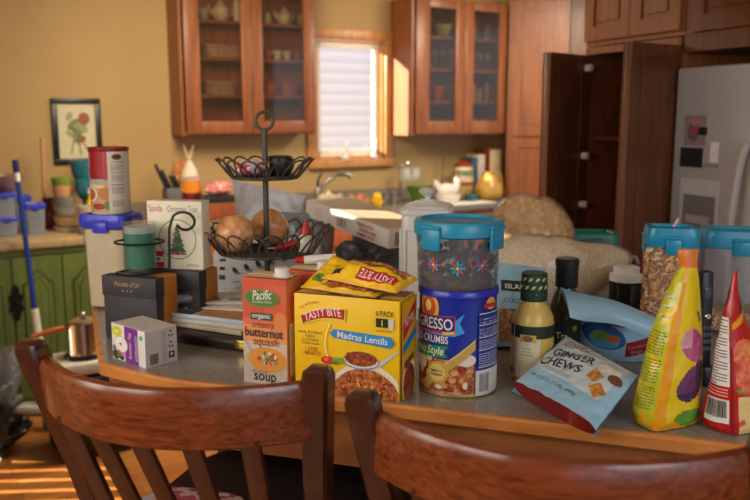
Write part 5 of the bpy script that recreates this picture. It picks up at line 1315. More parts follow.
b.print([(.12*TD,.60*H),(.88*TD,.78*H),(.90*TD,.94*H),(.10*TD,.76*H)], f, REDB); b.text('TASTY BITE', f, .5*TD, .74*H, .02, WHITE, rot=.16, bold=.03, width=.62*TD)
b.print([(.1*TD,.46*H),(.9*TD,.58*H),(.9*TD,.66*H),(.1*TD,.55*H)], f, BLUEB)
b.print([(.2*TD,.3*H),(.8*TD,.36*H),(.8*TD,.42*H),(.2*TD,.38*H)], f, dark((120,50,26)))
f = topf(H); b.layer = 0; b.print(rect(-W/2+.002,.002,W/2-.002,TD-.002), f, LENTD)
for x0, x1 in ((-.49,-.2),(.3,.49)): b.print(rect(x0*W,.01,x1*W,TD*.4), f, dark((230,190,50)))
tag(b.build('lentil_box', None, (l+r)/2, ty), 'big bright yellow box of lentil pouches behind the chair post', 'box')
# two pouches on top
tx = V((math.cos(ty), math.sin(ty), 0)); td = V((-math.sin(ty), math.cos(ty), 0)); tm = (l+r)/2; zt_ = ZI+THt
def flatpouch(name, label, corners, thick, flip, seed, bend=0):
    cn = [tm+tx*a+td*c*.76+V((0,0,THt+z)) for a, c, z in corners]
    S0 = quad(*cn)
    def S(u, v): return S0(u, v)+V((0,0,bend*(1-u*u)*math.sin(PI*v)))
    def T(u, v): return .0006+thick*(max(0, 1-abs(u)**3))**.7*(max(0, math.sin(PI*min(1,max(0,v)))))**.5
    b = MB(); b.tl = .0006
    def mf(u, v):
        if abs(u) > .93 or v < .06 or v > .94: return dark((232,176,26))
        return YEL
    fr = bag(b, S, T, mf, FOIL, 48, 40, .006, 30, seed)
    hw = (cn[1]-cn[0]).length/2; hh = (cn[3]-cn[0]).length; m = scaled(fr, hw, hh)
    rot = PI if flip else 0
    def Q(x, y): return (-x*hw, (1-y)*hh) if flip else (x*hw, y*hh)
    def pr(poly, mm): b.print([Q(x, y) for x, y in poly], m, mm, cut=.004)
    if flip:
        pr([(-.84,.60),(.16,.64),(.14,.90),(-.84,.86)], REDB); x, y = Q(-.34,.68); b.text('TASTY BITE', m, x, y, .021, WHITE, rot=rot, bold=.03, width=.86*hw)
        pr([(.55,.70),(.8,.70),(.8,.88),(.55,.88)], INK); x, y = Q(.68,.74); b.text('1', m, x, y, .012, dark((250,210,60)), rot=rot)
        pr([(-.86,.05),(.8,.05),(.86,.40),(-.86,.48)], MEAT); pr([(-.2,.42),(.2,.44),(.2,.5),(-.2,.48)], dark((60,44,20)))
    else:
        pr([(-.5,.08),(.9,.08),(.9,.5),(-.2,.55)], MEAT); pr([(-.9,.2),(-.55,.15),(-.5,.35),(-.85,.4)], dark((96,130,50)))
        pr([(-.4,.45),(-.25,.55),(.9,.58),(.9,.5)], RICE)
        pr([(-.6,.62),(-.2,.64),(-.2,.7),(-.6,.68)], dark((186,130,20)))
    return tag(b.build(name, None), label, 'pouch', 'pouches on the yellow box')
flatpouch('food_pouch', 'yellow food pouch with a green herb print, lower of the two', [(-.095,.006,.010),(.06,-.004,.004),(.075,.115,.012),(-.065,.125,.060)], .010, False, 3)
flatpouch('food_pouch', 'yellow food pouch with upside down lettering, lying on top', [(-.055,.012,.030),(.102,-.008,.016),(.118,.10,.028),(-.02,.115,.055)], .012, True, 9, .012)
# ------------------------------------------------------------------ bread crumb can and the round tub on it
fpt = on(456.5,399,ZI); cr2 = 40*k_at(fpt)*1.0; cpt = fpt+V((fpt.x, fpt.y, 0)).normalized()*cr2; cpt.z = ZI
CH = .206
toc = math.atan2(cpt.x, cpt.y)              # heading from the camera: local -y turned so u=0 faces it
t = thing('crumb_can', 'blue can of bread crumbs with a gold ribbon beside the yellow box', 'can', cpt, -toc)
BL_ = mat('can blue', (26,44,150), .3, var=.05); r_ = cr2
b = MB(); b.lathe([(r_*.96,0),(r_,.003),(r_,.006),(r_*.99,.008),(r_*.99,CH-.016)], [mat('can gold rim', (206,170,90), .3, .6)]*3+[BL_], 64)
f = cyl(r_*.99); r_ = r_*.99; b.tl = .0007
ua = lambda deg: R(deg)*r_
def U(deg0, v0, deg1, v1, m): b.print(rect(ua(deg0), v0*CH, ua(deg1), v1*CH), f, m, cut=.004)
U(-110, .03, 26, .36, MEAT); U(-110, .33, -40, .45, dark((226,206,176)))
b.print(ell(ua(12), .36*CH, ua(16), .06*CH), f, dark((232,222,200)), cut=.004)
for i in range(26): b.print(ell(ua(random.uniform(-75,22)), random.uniform(.06,.3)*CH, .007, .005, 9, random.random()*3), f, dark(((150,44,34),(222,160,96),(240,220,190),(176,80,50))[i % 4]), cut=.005)
b.print(ell(ua(-62), .30*CH, .016, .014, 16), f, dark((240,224,206)), cut=.005)
b.print(ell(ua(-46), .83*CH, .024, .028, 24), f, dark((236,170,60)), cut=.004); b.print(ell(ua(-46), .84*CH, .017, .02, 20), f, dark((190,90,40)), cut=.004); b.print(ell(ua(-47), .85*CH, .008, .011, 14), f, dark((250,216,140)), cut=.005)
rb = dark((190,40,50)); lb = dark((60,150,220))
b.print([(ua(-90),.66*CH),(ua(-4),.73*CH),(ua(10),.80*CH),(ua(3),.71*CH),(ua(10),.62*CH),(ua(-4),.585*CH),(ua(-90),.60*CH)], f, lb, cut=.004)
b.print([(ua(-90),.755*CH),(ua(-3),.775*CH),(ua(-3),.60*CH),(ua(-90),.60*CH)], f, rb, cut=.004); b.print([(ua(-90),.745*CH),(ua(-5),.765*CH),(ua(-5),.63*CH),(ua(-90),.615*CH)], f, dark((20,34,120)), cut=.004)
b.text('PROGRESSO', f, ua(-54), .645*CH, .03, WHITE, bold=.03, width=ua(94))
b.print([(ua(-22),.62*CH),(ua(-4),.635*CH),(ua(-4),.605*CH),(ua(-22),.595*CH)], f, dark((240,170,50)), cut=.005)
b.text('BREAD CRUMBS', f, ua(-52), .515*CH, .02, WHITE, bold=.02, width=ua(78))
b.print([(ua(-90),.47*CH),(ua(-12),.49*CH),(ua(-20),.43*CH),(ua(-12),.385*CH),(ua(-90),.36*CH)], f, dark((40,140,70)), cut=.004)
b.text('Italian Style', f, ua(-52), .405*CH, .022, WHITE, width=ua(64), shear=.2, bold=.01)
gold = mat('gold ribbon print', (214,182,96), .3, .3)
b.print([(ua(-62),.10*CH),(ua(26),.56*CH),(ua(26),.46*CH),(ua(-50),.05*CH)], f, gold, cut=.004)
b.print([(ua(-60),.105*CH),(ua(26),.555*CH),(ua(26),.545*CH),(ua(-60),.095*CH)], f, dark((240,216,140)), cut=.004)
st = []
for i in range(48):
    a = 2*PI*i/48; q = .023 if i % 2 else .0205; st.append((ua(-30)+q*math.cos(a), .235*CH+q*math.sin(a)))
b.print(st, f, dark((206,166,70)), cut=.004); b.print(ell(ua(-30), .235*CH, .017, .017, 28), f, dark((226,196,110)), cut=.004)
for i, s_ in enumerate(('AMERICA\u2019S','FAVORITE')): b.text(s_, f, ua(-30), (.24-.035*i)*CH, .006, dark((90,60,20)), width=.026, bold=.02)
b.text('NET WT 24 OZ (1 LB 8 OZ) 680g', f, ua(-16), .045*CH, .006, WHITE, width=ua(44))
# nutrition panel
U(27, .02, 84, .26, WHITE); b.barcode(f, ua(31), .04*CH, ua(54), .24*CH, WHITE, INK)
b.print(rect(ua(30),.28*CH,ua(78),.80*CH), f, dark((20,36,128)), cut=.004)
for y0, y1, n_ in ((.70,.76,2),(.58,.66,4),(.46,.55,5),(.30,.43,6)): b.lines(f, ua(32), ua(76), y0*CH, y1*CH, n_, dark((190,196,226)), .4)
for y in (.785,.68,.565,.445,.285): U(31, y, 77, y+.008, WHITE)
b.print(ell(ua(52), .875*CH, .013, .012, 18), f, dark((230,160,60)), cut=.005); b.print([(ua(38),.88*CH),(ua(66),.88*CH),(ua(66),.84*CH),(ua(38),.84*CH)], f, rb, cut=.005); b.text('PROGRESSO', f, ua(52), .848*CH, .006, WHITE, width=ua(24), h=.002)
b.build('can_body', t)
b = MB(); r_ = cr2; b.lathe([(r_*1.0,CH-.016),(r_*1.03,CH-.014),(r_*1.03,CH-.003),(r_*1.0,CH),(r_*.95,CH-.002),(0,CH-.002)], mat('can lid blue', (34,46,170), .25), 64); b.build('lid', t)
# the round tub
zt_ = ZI+CH+.001; RT = 42*k_at(V((cpt.x, cpt.y, zt_+.06))); RH = 66*k_at(V((cpt.x, cpt.y, zt_+.06)))
t = thing('round_tub', 'round clear tub with flower pattern and teal clip lid, on the blue can', 'storage container', V((cpt.x-.002, cpt.y, zt_)), -toc)
b = MB(); lh = .03; b.lathe([(RT*.93,0),(RT*.95,.004),(RT*.99,RH-lh*.7),(RT*.96,RH-lh*.7),(RT*.92,.006),(0,.006)], CL, 64)
f = cyl(lambda v: RT*(.95+.04*v/RH)); 
pc_ = [dark((60,150,200)), dark((206,60,60)), dark((60,90,180)), dark((40,140,150))]
for j in range(12):
    uc = (j-6)*.0475; vc = .047 if j % 2 else .043
    for i in range(8):
        a = i*PI/4; q = .009; b.print(ell(uc+q*math.cos(a), vc+q*math.sin(a), .0058, .0024, 8, a), f, pc_[(i+j) % 4] if i % 2 else pc_[1 if j % 2 else 0], h=.0005)
    b.print(ell(uc, vc, .003, .003, 8), f, dark((236,190,60)), h=.0007)
    for q in range(3): b.print(ell(uc+.024, .03+.02*q, .002, .002, 6), f, pc_[q], h=.0005)
b.build('tub_body', t)
b = MB(); b.lathe([(RT*1.0,RH-lh),(RT*1.05,RH-lh+.003),(RT*1.06,RH-lh*.25),(RT*1.02,RH-.001),(RT*.9,RH),(RT*.87,RH-.006),(0,RH-.006)], TEAL, 64); lo = b.build('lid', t)
for a in (-.62, .98, 2.5, 4.05):
    M = Matrix.Rotation(a, 4, 'Z'); q = MB()
    q.box((0,-RT*1.065,RH-lh*1.0), (.042,.007,lh*1.5), TEAL, .003, M=M); q.tube([M @ V((-.021,-RT*1.07,RH-lh*.35)), M @ V((.021,-RT*1.07,RH-lh*.35))], .005, TEAL, 8); q.build('clip', lo)
b = MB(); FR = [mat('dried berry', (74,30,40), .5, var=.3), mat('dried cherry', (112,36,44), .5, var=.3), mat('dark raisin', (44,30,44), .5)]
for i in range(170):
    a = random.random()*2*PI; rr = RT*.86*math.sqrt(random.uniform(.5,1)); h = .012+random.random()**1.3*RH*.52; q = random.uniform(.006,.009)
    b.lathe([(0,-q),(q*.8,-q*.6),(q,0),(q*.8,q*.6),(0,q)], FR[i % 3], 7, Matrix.Translation((rr*math.cos(a), rr*math.sin(a), h)) @ Matrix.Rotation(random.random()*3, 4, 'X'))
o = b.build('dried_fruit', t); o['kind'] = 'stuff'
# ------------------------------------------------------------------ bottles
def bottle(name, label, fp, prof, capz, caps, bodym, capm, labels, rot=0):
    pass
fpt = on(531,384,ZI); rb_ = 21.5*k_at(fpt); c = fpt+V((fpt.x,fpt.y,0)).normalized()*rb_; c.z = ZI
BH = .218; toc = math.atan2(c.x, c.y)
t = thing('dressing_bottle', 'bottle of pale yellow dressing with a green patterned cap', 'bottle', c, -toc)
DR = mat('yellow dressing', (222,190,104), .25, var=.04)
prof = [(rb_*.9,0),(rb_,.005),(rb_,BH*.52),(rb_*.93,BH*.60),(rb_*.72,BH*.68),(rb_*.55,BH*.725),(rb_*.55,BH*.76)]
b = MB(); b.lathe(prof, DR, 48); b.build('bottle_body', t)
b = MB(); b.tl = .0003; f = cyl(rb_*1.004)
GRN = dark((30,52,34))
def G(d0, v0, d1, v1, m): b.print(rect(R(d0)*rb_, v0*BH, R(d1)*rb_, v1*BH), f, m, cut=.004)
G(-180,.42,180,.535,GRN); G(-180,.075,180,.12,GRN); G(-50,.055,22,.415,dark((226,214,178)))
G(-58,.04,-54,.535,dark((240,232,206)))
b.print(rect(R(-34)*rb_,.385*BH,R(10)*rb_,.455*BH), f, dark((206,176,90)), cut=.004); b.print(ell(R(-12)*rb_,.42*BH,.010,.006), f, dark((84,110,60)), cut=.004); b.print(ell(R(-16)*rb_,.425*BH,.005,.003), f, dark((190,80,50)), cut=.004)
for i, (s_, w_) in enumerate((('THE',.008),('CLASSIC',.02),('ITALIAN',.02),('DRESSING',.024))): b.text(s_, f, R(-14)*rb_, (.355-.032*i)*BH, .005, dark((120,110,80)), width=w_)
b.lines(f, R(-36)*rb_, R(8)*rb_, .10*BH, .22*BH, 7, dark((190,176,136)), .35)
b.build('paper_label', t)
b = MB(); rc = rb_*.60; b.lathe([(rc*1.04,BH*.745),(rc*1.06,BH*.76),(rc,BH*.99),(rc*.9,BH),(0,BH)], dark((26,62,48)), 36); f = cyl(rc*1.03, BH*.76)
for i in range(9):
    for j in range(3):
        x, y = (i-4.5)*.0135+.006*(j % 2), .008+.016*j; b.print([(x-.005,y-.003),(x-.002,y+.004),(x+.005,y+.005),(x+.002,y-.001)], f, dark((196,196,120)), cut=.01, h=.0004)
b.build('cap', t)
fpt = on(563,372,ZI); rd = 15.5*k_at(fpt); c2 = fpt+V((fpt.x,fpt.y,0)).normalized()*rd*2.3; c2.z = ZI
BH = .228; t = thing('oil_bottle', 'dark capped glass bottle behind the yellow dressing', 'bottle', c2, -math.atan2(c2.x,c2.y))
b = MB(); b.lathe([(rd*.9,0),(rd,.005),(rd,BH*.55),(rd*.8,BH*.66),(rd*.5,BH*.74),(rd*.5,BH*.8)], mat('dark olive glass', (70,72,62), .12, var=.15), 40); b.build('bottle_body', t)
b = MB(); b.tl = .0004; f = cyl(rd*1.01); b.print(rect(R(-90)*rd,.10*BH,R(90)*rd,.42*BH), f, dark((34,58,52)), cut=.004); b.text('Tra', f, R(-10)*rd, .26*BH, .02, WHITE, bold=.02, width=.026); b.lines(f, R(-40)*rd, R(30)*rd, .13*BH, .22*BH, 4, dark((120,130,120)), .35); b.print(ell(R(40)*rd,.36*BH,.006,.006), f, dark((206,176,60)), cut=.004); b.build('paper_label', t)
b = MB(); b.lathe([(rd*.72,BH*.73),(rd*.74,BH*.745),(rd*.74,BH*.93),(rd*.78,BH*.935),(rd*.78,BH*.99),(rd*.7,BH),(0,BH)], mat('matt black cap', (26,26,28), .35), 36); b.build('cap', t)
# white capped supplement bottle
p = atY(625, 300, 2.02); p.z = ZI; hz = zY(266, 2.02)-ZI; r0 = 16*k_at(V((p.x,p.y,1.2)))
t = thing('supplement_jar', 'dark jar with a stepped white cap behind the blue bags', 'jar', p)
b = MB(); b.lathe([(r0*.95,0),(r0,.005),(r0,hz*.72),(r0*.8,hz*.76)], mat('dark jar', (30,26,26), .25), 36); b.build('jar_body', t)
b = MB(); b.lathe([(r0*1.0,hz*.755),(r0*1.02,hz*.76),(r0*1.02,hz*.865),(r0*.9,hz*.875),(r0*.8,hz*.88),(r0*.8,hz*.985),(r0*.72,hz),(0,hz)], WHITE, 40); b.build('cap', t)
# ------------------------------------------------------------------ grain bags
FILM = clear('bag film', (244,240,234), .14, .16, (240,232,220))
OATS = grains('rolled oats', (214,190,156), (230,212,180), (244,232,206), 190)
FLK = grains('corn flakes', (190,128,56), (216,164,88), (236,200,132), 70)
def grainbag(name, label, x0, x1, ytop, ybot, Y, depth, m, seed, tip=None, tilt=0, drop=.30, pr_=2.2):
    a, c_ = atY(x0, ytop, Y), atY(x1, ytop, Y); w_ = (c_.x-a.x)/2; zt = a.z; cx = (a.x+c_.x)/2
    t = thing(name, label, 'bag', V((cx, Y, ZI+.001)), tilt)
    hz = zt-ZI
    def shp(s_, q):
        def f(u, v):
            a = 2*PI*u; x = (v*2-1); e_ = max(0, 1-abs(x)**(3.2 if x < 0 else pr_))**.5
            ww_ = .035*noise.noise(V((x*11+seed, 5*math.cos(a), 5*math.sin(a)))) if s_ == 1 else -.03
            n_ = 1+ww_+.10*noise.noise(V((x*2+seed, math.cos(a), math.sin(a))))+.05*noise.noise(V((x*6+seed, 2.5*math.cos(a), 2.5*math.sin(a))))
            yy = math.cos(a)*depth*e_*n_*s_; zz = (math.sin(a)*.5+.5)
            top = 1-drop*max(0, x+.1)**1.2
            return V((x*w_*(1 if s_ == 1 else .96), yy, hz*.5+hz*.2*max(0,x)**2*(pr_ < 3)+(zz-.5)*hz*e_*s_*n_*top))
        return f
    b = MB(); b.grid(shp(1, True), 48, 40, FILM, wu=True)
    if tip: b.tube([V((w_*.96,0,hz*.70)), V((w_*1.03,0,hz*.72)), V((w_*1.06,-.01,hz*.64))], [.012,.006,.003], FILM, 8)
    b.build('film', t)
    b = MB(); b.grid(shp(.97, True), 56, 48, m, wu=True); o = b.build('contents', t)
    return t
grainbag('oat_bag', 'large clear bag of rolled oats lying behind the bottles', 466, 633, 235, 285, 2.16, .07, OATS, 4, True, R(-3))
grainbag('flake_bag', 'clear bag of golden flakes standing behind the oat bag', 487, 577, 194, 240, 2.44, .075, FLK, 12, False, R(-4), .16, 3.2)
# blue pouch behind the dressing
YP = 1.80
S0 = quad(atY(493, 352, YP), atY(548, 352, YP), atY(545, 268, YP+.07), atY(494, 262, YP+.07))
b0 = min(S0(u, 0).z for u in (-1, 1))
def S(u, v): p = S0(u, v); return p+V((0,0,(ZI+.004-b0)*(1-v)))
LB = mat('light blue film', (146,186,206), .3, var=.06, scale=12)
b = MB(); b.tl = .0008; fr = bag(b, S, lambda u, v: .001+.022*max(0, 1-abs(u)**3)**.6*max(0, 1-v)**.5, LB, LB, 30, 34, .004, 20, 2)
m = scaled(fr, .06, .19); b.print(rect(-.045,.125,.03,.15), m, INK, cut=.005); b.text('ISLAND', m, -.006, .131, .016, WHITE, rot=.0, bold=.03, width=.06)
b.text('COCONUT', m, -.004, .098, .016, dark((70,90,100)), width=.07); b.print(rect(-.05,.01,.05,.085), m, foodmat('brown snack print', (110,72,40), (150,104,60), (190,150,100), 90), cut=.012)
tag(b.build('blue_pouch', None), 'upright light blue pouch between the crumb can and dressing bottle', 'pouch')
# ------------------------------------------------------------------ ginger bag at the front, second blue bag behind it
BGl = mat('pale blue bag', (150,196,222), .3, var=.04, scale=10); BGd = mat('bag red gusset', (132,22,30), .25, var=.1); BGw = mat('bag pale panel', (196,212,216), .32, var=.03)
z0 = ZI+.022
C4 = (on(514,386,z0), on(596,431,z0-.002), on(638,376,ZI+.075), on(566,336,ZI+.085))
S = quad(*C4)
hw = (C4[1]-C4[0]).length/2; hh = ((C4[3]-C4[0]).length+(C4[2]-C4[1]).length)/2
def T(u, v): return .0008+(.019*max(0, 1-v*1.02)**.5+.006*math.sin(PI*min(1,v)))*max(0, 1-abs(u)**4)**.6
b = MB(); b.tl = .001
fr = bag(b, S, T, lambda u, v: BGl if (v < .30 or u > .75+.1*v or u < -.9) else BGw, BGl, 44, 44, .0035, 24, 6, BGd)
m = scaled(fr, hw, hh)
GI = dark((34,44,50))
rot_ = .34
b.text('GINGER', m, -.03*hw/.12, hh*.64, .034, GI, rot=rot_*.7, bold=.02, width=hw*.95); b.text('CHEWS', m, -.04*hw/.12, hh*.43, .034, GI, rot=rot_*.6, bold=.02, width=hw*.95)
b.text('Crystal', m, -.055*hw/.12, hh*.84, .03, dark((176,60,70)), rot=rot_*.5, width=hw*.6, shear=.2)
b.text('24 OZ (1.5 LB) 680g', m, -.02, hh*.17, .011, dark((70,96,116)), width=hw*1.15)
b.lines(m, -hw*.6, hw*.1, hh*.34, hh*.40, 2, dark((120,134,140)), .4)
CK = foodmat('ginger snap print', (150,86,30), (196,126,52), (222,164,86), 120)
for x, y, a in ((.42,.60,.5),(.66,.42,.2)):
    cx, cy = x*hw, y*hh; q = .021; b.print([(cx+q*math.cos(a+i*PI/2), cy+q*math.sin(a+i*PI/2)) for i in range(4)], m, CK, cut=.004)
b.print(ell(.55*hw,.80*hh,.03,.014,16,.2), m, dark((226,224,216)), cut=.005); b.print(ell(.78*hw,.70*hh,.018,.014,12), m, dark((120,70,50)), cut=.005)
# lower blue lip under the red end
lp = quad(on(511,391,ZI+.001), on(594,437,ZI+.001), on(600,431,ZI+.003), on(517,386,ZI+.003)); 
b.grid(lambda a, c_: lp(a*2-1, c_)+V((0,0,.002*math.sin(a*9))), 30, 4, BGl)
tag(b.build('ginger_bag', None), 'pale blue bag with a red end lying at the island edge', 'bag')
YG = 1.70
q0 = quad(on(579,356,ZI+.002), on(648,361,ZI+.002), atY(652,316,YG), atY(572,296,YG))
b = MB(); b.tl = .0008; fr = bag(b, q0, lambda u, v: .001+.020*max(0,1-abs(u)**3)**.6*max(0,math.sin(PI*min(1,.15+v*.8)))**.7, lambda u, v: mat('bag maroon', (120,30,44), .3, var=.1) if (.70 < v < .86 and u > -.7) else BGl, BGl, 44, 40, .005, 20, 14)
m = scaled(fr, .085, .13)
b.print(ell(-.022,.062,.05,.03,28,-.2), m, dark((36,92,160)), cut=.004); b.print(ell(-.022,.052,.036,.018,24,-.1), m, dark((80,160,190)), cut=.004); b.print(ell(-.03,.064,.02,.012,16), m, dark((110,150,60)), cut=.005); b.print(ell(0,.058,.016,.009,16), m, dark((190,90,50)), cut=.005)
b.print([(.028,.012),(.08,.03),(.08,.072),(.028,.052)], m, dark((150,24,40)), cut=.005); b.text('Crystallized', m, .054, .042, .012, dark((226,160,160)), rot=.3, width=.042); b.text('Ginger', m, .056, .028, .012, dark((226,160,160)), rot=.3, width=.03)
o = tag(b.build('blue_snack_bag', None), 'second pale blue bag slumped behind the ginger bag, top folded over', 'bag')
fl_ = quad(atY(560,286,YG-.03), atY(656,316,YG-.06), atY(648,334,YG-.10), atY(570,316,YG-.09))
def flS(u, v): return fl_(u, v)+V((0,-.012*math.sin(PI*v),.006*math.sin(PI*v)+.004*math.sin(u*3.2+1)))
b = MB(); fr = bag(b, flS, lambda u, v: .001+.0022*max(0,math.sin(PI*v)), BGl, BGl, 44, 18, .004, 26, 31)
m = scaled(fr, .10, .04); b.print(rect(.062,.012,.082,.022), m, dark((200,70,40)), cut=.005)
b.build('folded_top', o)
# ------------------------------------------------------------------ standing bags seen edge on
def edgebag(name, label, rows, Yc, mL, mR, prt, dL=.05, dR=.05, strip=None, bulge=.012, nv=90, nu=36, wr=.003):
    """rows: (pixel y, left x, seam x, right x, depth shrink); seam nearest, left and right edges further back"""
    zs = []; P_ = []
    for (y, xl, xm, xr, s_) in rows:
        M_ = atY(xm, y, Yc+.03*(1-s_)); z = M_.z
        Lp = V((atY(xl, y, Yc+dL*s_+.03*(1-s_)).x, Yc+dL*s_+.03*(1-s_), z)); Rp = V((atY(xr, y, Yc+dR*s_+.03*(1-s_)).x, Yc+dR*s_+.03*(1-s_), z))
        P_.append((z, Lp, M_, Rp, s_))
    zb = ZI+.002; sh = zb-P_[-1][0]
    z0_, z1_ = P_[-1][0], P_[0][0]
    def at(v):
        z = z0_+(z1_-z0_)*v
        for i in range(len(P_)-1):
            if P_[i][0] >= z-1e-9 >= P_[i+1][0]-2e-9:
                q = (z-P_[i+1][0])/(P_[i][0]-P_[i+1][0]); q = max(0, min(1, q))
                L_ = P_[i+1][1].lerp(P_[i][1], q); M_ = P_[i+1][2].lerp(P_[i][2], q); R_ = P_[i+1][3].lerp(P_[i][3], q); s_ = P_[i+1][4]*(1-q)+P_[i][4]*q
                break
        else: _, L_, M_, R_, s_ = P_[0] if v > .5 else P_[-1]
        k = V((0,0,sh*(1-v)))
        return L_+k, M_+k, R_+k, s_
    b = MB()
    def face(a, c_, sg, u, v, h=0):
        d = (c_-a); n_ = V((d.y, -d.x, 0)).normalized(); s_ = at(v)[3]
        q = a+d*u; return q+n_*(bulge*s_*math.sin(PI*u)*(1 if v > .02 else .6)+wr*s_*min(1,8*u*(1-u))*(noise.noise(q*22)+.6*noise.noise(q*55))+h)
    def Lf(u, v, h=0): L_, M_, R_, s_ = at(v); return face(L_, M_, 1, u, v, h)
    def Rf(u, v, h=0): L_, M_, R_, s_ = at(v); return face(M_, R_, 1, u, v, h)
    def back(u, v):
        L_, M_, R_, s_ = at(v); B = (L_+R_)-M_+V((0,-.01*s_,0)); p = (R_.lerp(B, u*2) if u < .5 else B.lerp(L_, u*2-1)); return p
    b.grid(Lf, nu, nv, mL); b.grid(Rf, nu, nv, mR); b.grid(back, 20, nv, mR(.5, .98) if callable(mR) else mR)
    prt(b, Lf, Rf)
    return tag(b.build(name, None, sharp=60), label, 'bag')
FY = mat('fig bag yellow', (238,204,30), .22, var=.05); FG_ = mat('fig bag lime', (196,196,44), .22, var=.1, scale=14); FO = mat('fig bag orange', (236,160,24), .22, var=.05); FT = mat('fig bag top', (226,130,54), .3, var=.08)
F1 = mat('fig purple', (112,64,104), .35, var=.3, scale=50); F2 = mat('fig pink', (190,90,130), .35, var=.25, scale=50); F3 = mat('fig dark', (74,44,80), .35, var=.2, scale=50); FL_ = mat('fig leaf', (96,150,40), .4, var=.2); FH = mat('fig pale', (226,160,170), .35, var=.2)
def fR(u, v):
    if v > .90: return FT
    if u < .13: return FO
    for cx, cy, a, c_, m_, rr in ((.62,.25,.37,.095,F1,.5),(.82,.32,.18,.055,F1,.6),(.60,.47,.40,.085,F2,-.6),(.72,.42,.20,.045,F2,-.6)):
        x, y = u-cx, (v-cy)*3.2; X = x*math.cos(rr)+y*math.sin(rr); Y_ = -x*math.sin(rr)+y*math.cos(rr)
        if (X/a)**2+(Y_/(c_*3.2))**2 < 1:
            if m_ is F1: return F3 if (x > .1 or y < -.15) else F1
            return FH if (x < -.08 and y > -.02) else F2
    if ((u-.62)/.34)**2+((v-.055)/.05)**2 < 1 and u+4*v > .5: return FL_
    if v < .05: return FO
    return FY
def fL(u, v):
    if v > .90: return FT
    if v < .10-.02*u: return FO if noise.noise(V((u*6, v*20, 0))) > -.1 else FG_
    if u > .93: return FO
    return FG_ if noise.noise(V((u*3, v*7, 2))) > -.2 else FY
rows = [(250,678,684,699,.15),(256,677,685,698,.2),(268,680,688,697,.16),(283,672,683,699,.45),(325,655,674,701,.8),(343,649,670,702,.9),(378,641,664,702,1),(420,631,656,700,1.05),(434,633,656,699,1.0)]
def prY(b, Lf, Rf):
    m = lambda x, y, h=0: Lf(x, y, h)
    ik = dark((90,90,30)); b.layer = 3
    for i in range(26):
        v = .12+i*.017
        if i % 9 == 8: continue
        u = .12
        while u < .85:
            w_ = random.uniform(.05,.16); b.raw([m(u,v,.0012), m(min(.88,u+w_),v,.0012), m(min(.88,u+w_),v+.006,.0012), m(u,v+.006,.0012)], [(0,1,2,3)], ik); u += w_+.04
    for v in (.63,.68,.73):
        b.raw([m(.4,v,.0015), m(.85,v,.0015), m(.85,v+.016,.0015), m(.4,v+.016,.0015)], [(0,1,2,3)], WHITE)
        b.raw([m(.45,v+.004,.002), m(.7,v+.004,.002), m(.7,v+.009,.002), m(.45,v+.009,.002)], [(0,1,2,3)], INK)
    b.raw([m(.2,.45,.0015), m(.85,.50,.0015), m(.85,.506,.0015), m(.2,.457,.0015)], [(0,1,2,3)], INK)
    sc_ = lambda x, y, h=0: Rf(max(0, min(1, x)), max(0, min(1, y)), h)
    vs, fs = text_mesh('S', .03); b.raw([sc_(.80+x*.26, .60+y*.075, .0014) for x, y in vs], fs, dark((84,40,110)))
    b.print([(.4,.14),(.9,.165),(.95,.185),(.6,.17)], sc_, WHITE)
edgebag('fig_bag', 'standing yellow bag of dried figs with an orange pinched top', rows, 1.305, fL, fR, prY)
RB = mat('red bag film', (190,28,26), .25, var=.08); RBd = mat('red bag dark', (150,20,24), .28, var=.1); PE = foodmat('peach print', (206,64,44), (228,112,70), (240,170,100), 40); PC = mat('peach cream', (228,196,130), .35, var=.1); GB = dark((24,22,22))
def rR(u, v):
    if u < .03: return RBd
    if v < .24 and u > .08: return PC if noise.noise(V((u*5, v*9, 1))) > -.35 else PE
    if ((u-.55)/.5)**2+((v-.36)/.14)**2 < 1: return PE
    if ((u-.35)/.35)**2+((v-.50)/.09)**2 < 1: return PE
    if ((u-.45)/.38)**2+((v-.275)/.03)**2 < 1: return FL_
    if abs(v-.66-.1*u) < .02: return FO
    if .66 < v-.1*u < .76 and u > .5: return GB
    return RB
def rL(u, v):
    if u > .95: return RBd
    return RB if noise.noise(V((u*3, v*6, 5))) > -.3 else RBd
rowsR = [(271,734,735.5,737,.04),(290,729,733,738,.2),(318,722,731,743,.5),(350,716,732,758,.8),(390,709,733,775,1),(425,700,733,790,1.05),(435,702,733,788,1.0)]
def prR(b, Lf, Rf):
    def quadp(u0, v0, u1, v1, m, h, n_=10): b.grid(lambda a, c_: Lf(u0+(u1-u0)*a, v0+(v1-v0)*c_, h), n_, n_, m)
    quadp(.28,.30,.94,.58,WHITE,.0012); quadp(.40,.58,.92,.72,WHITE,.0012)
    for i in range(22):
        v = .31+i*.0185; quadp(.34 if v < .58 else .45,v,.88 if i % 4 else .6,v+.006,INK,.0018,4)
    quadp(.2,.065,.92,.215,WHITE,.0012); u = .25
    while u < .86:
        w_ = random.choice((.012,.02,.03)); quadp(u,.10,u+w_,.205,INK,.0018,4); u += w_+random.choice((.014,.022))
    for v in (.235,.255,.275): quadp(.1,v,.9,v+.007,dark((236,180,170)),.0015,4)
    quadp(.02,.38,.14,.50,WHITE,.0012); quadp(.5,.80,.75,.90,GB,.0012)
edgebag('peach_bag', 'standing red bag with a peach picture at the right frame edge', rowsR, 1.29, rL, rR, prR, dL=.05, dR=.05)
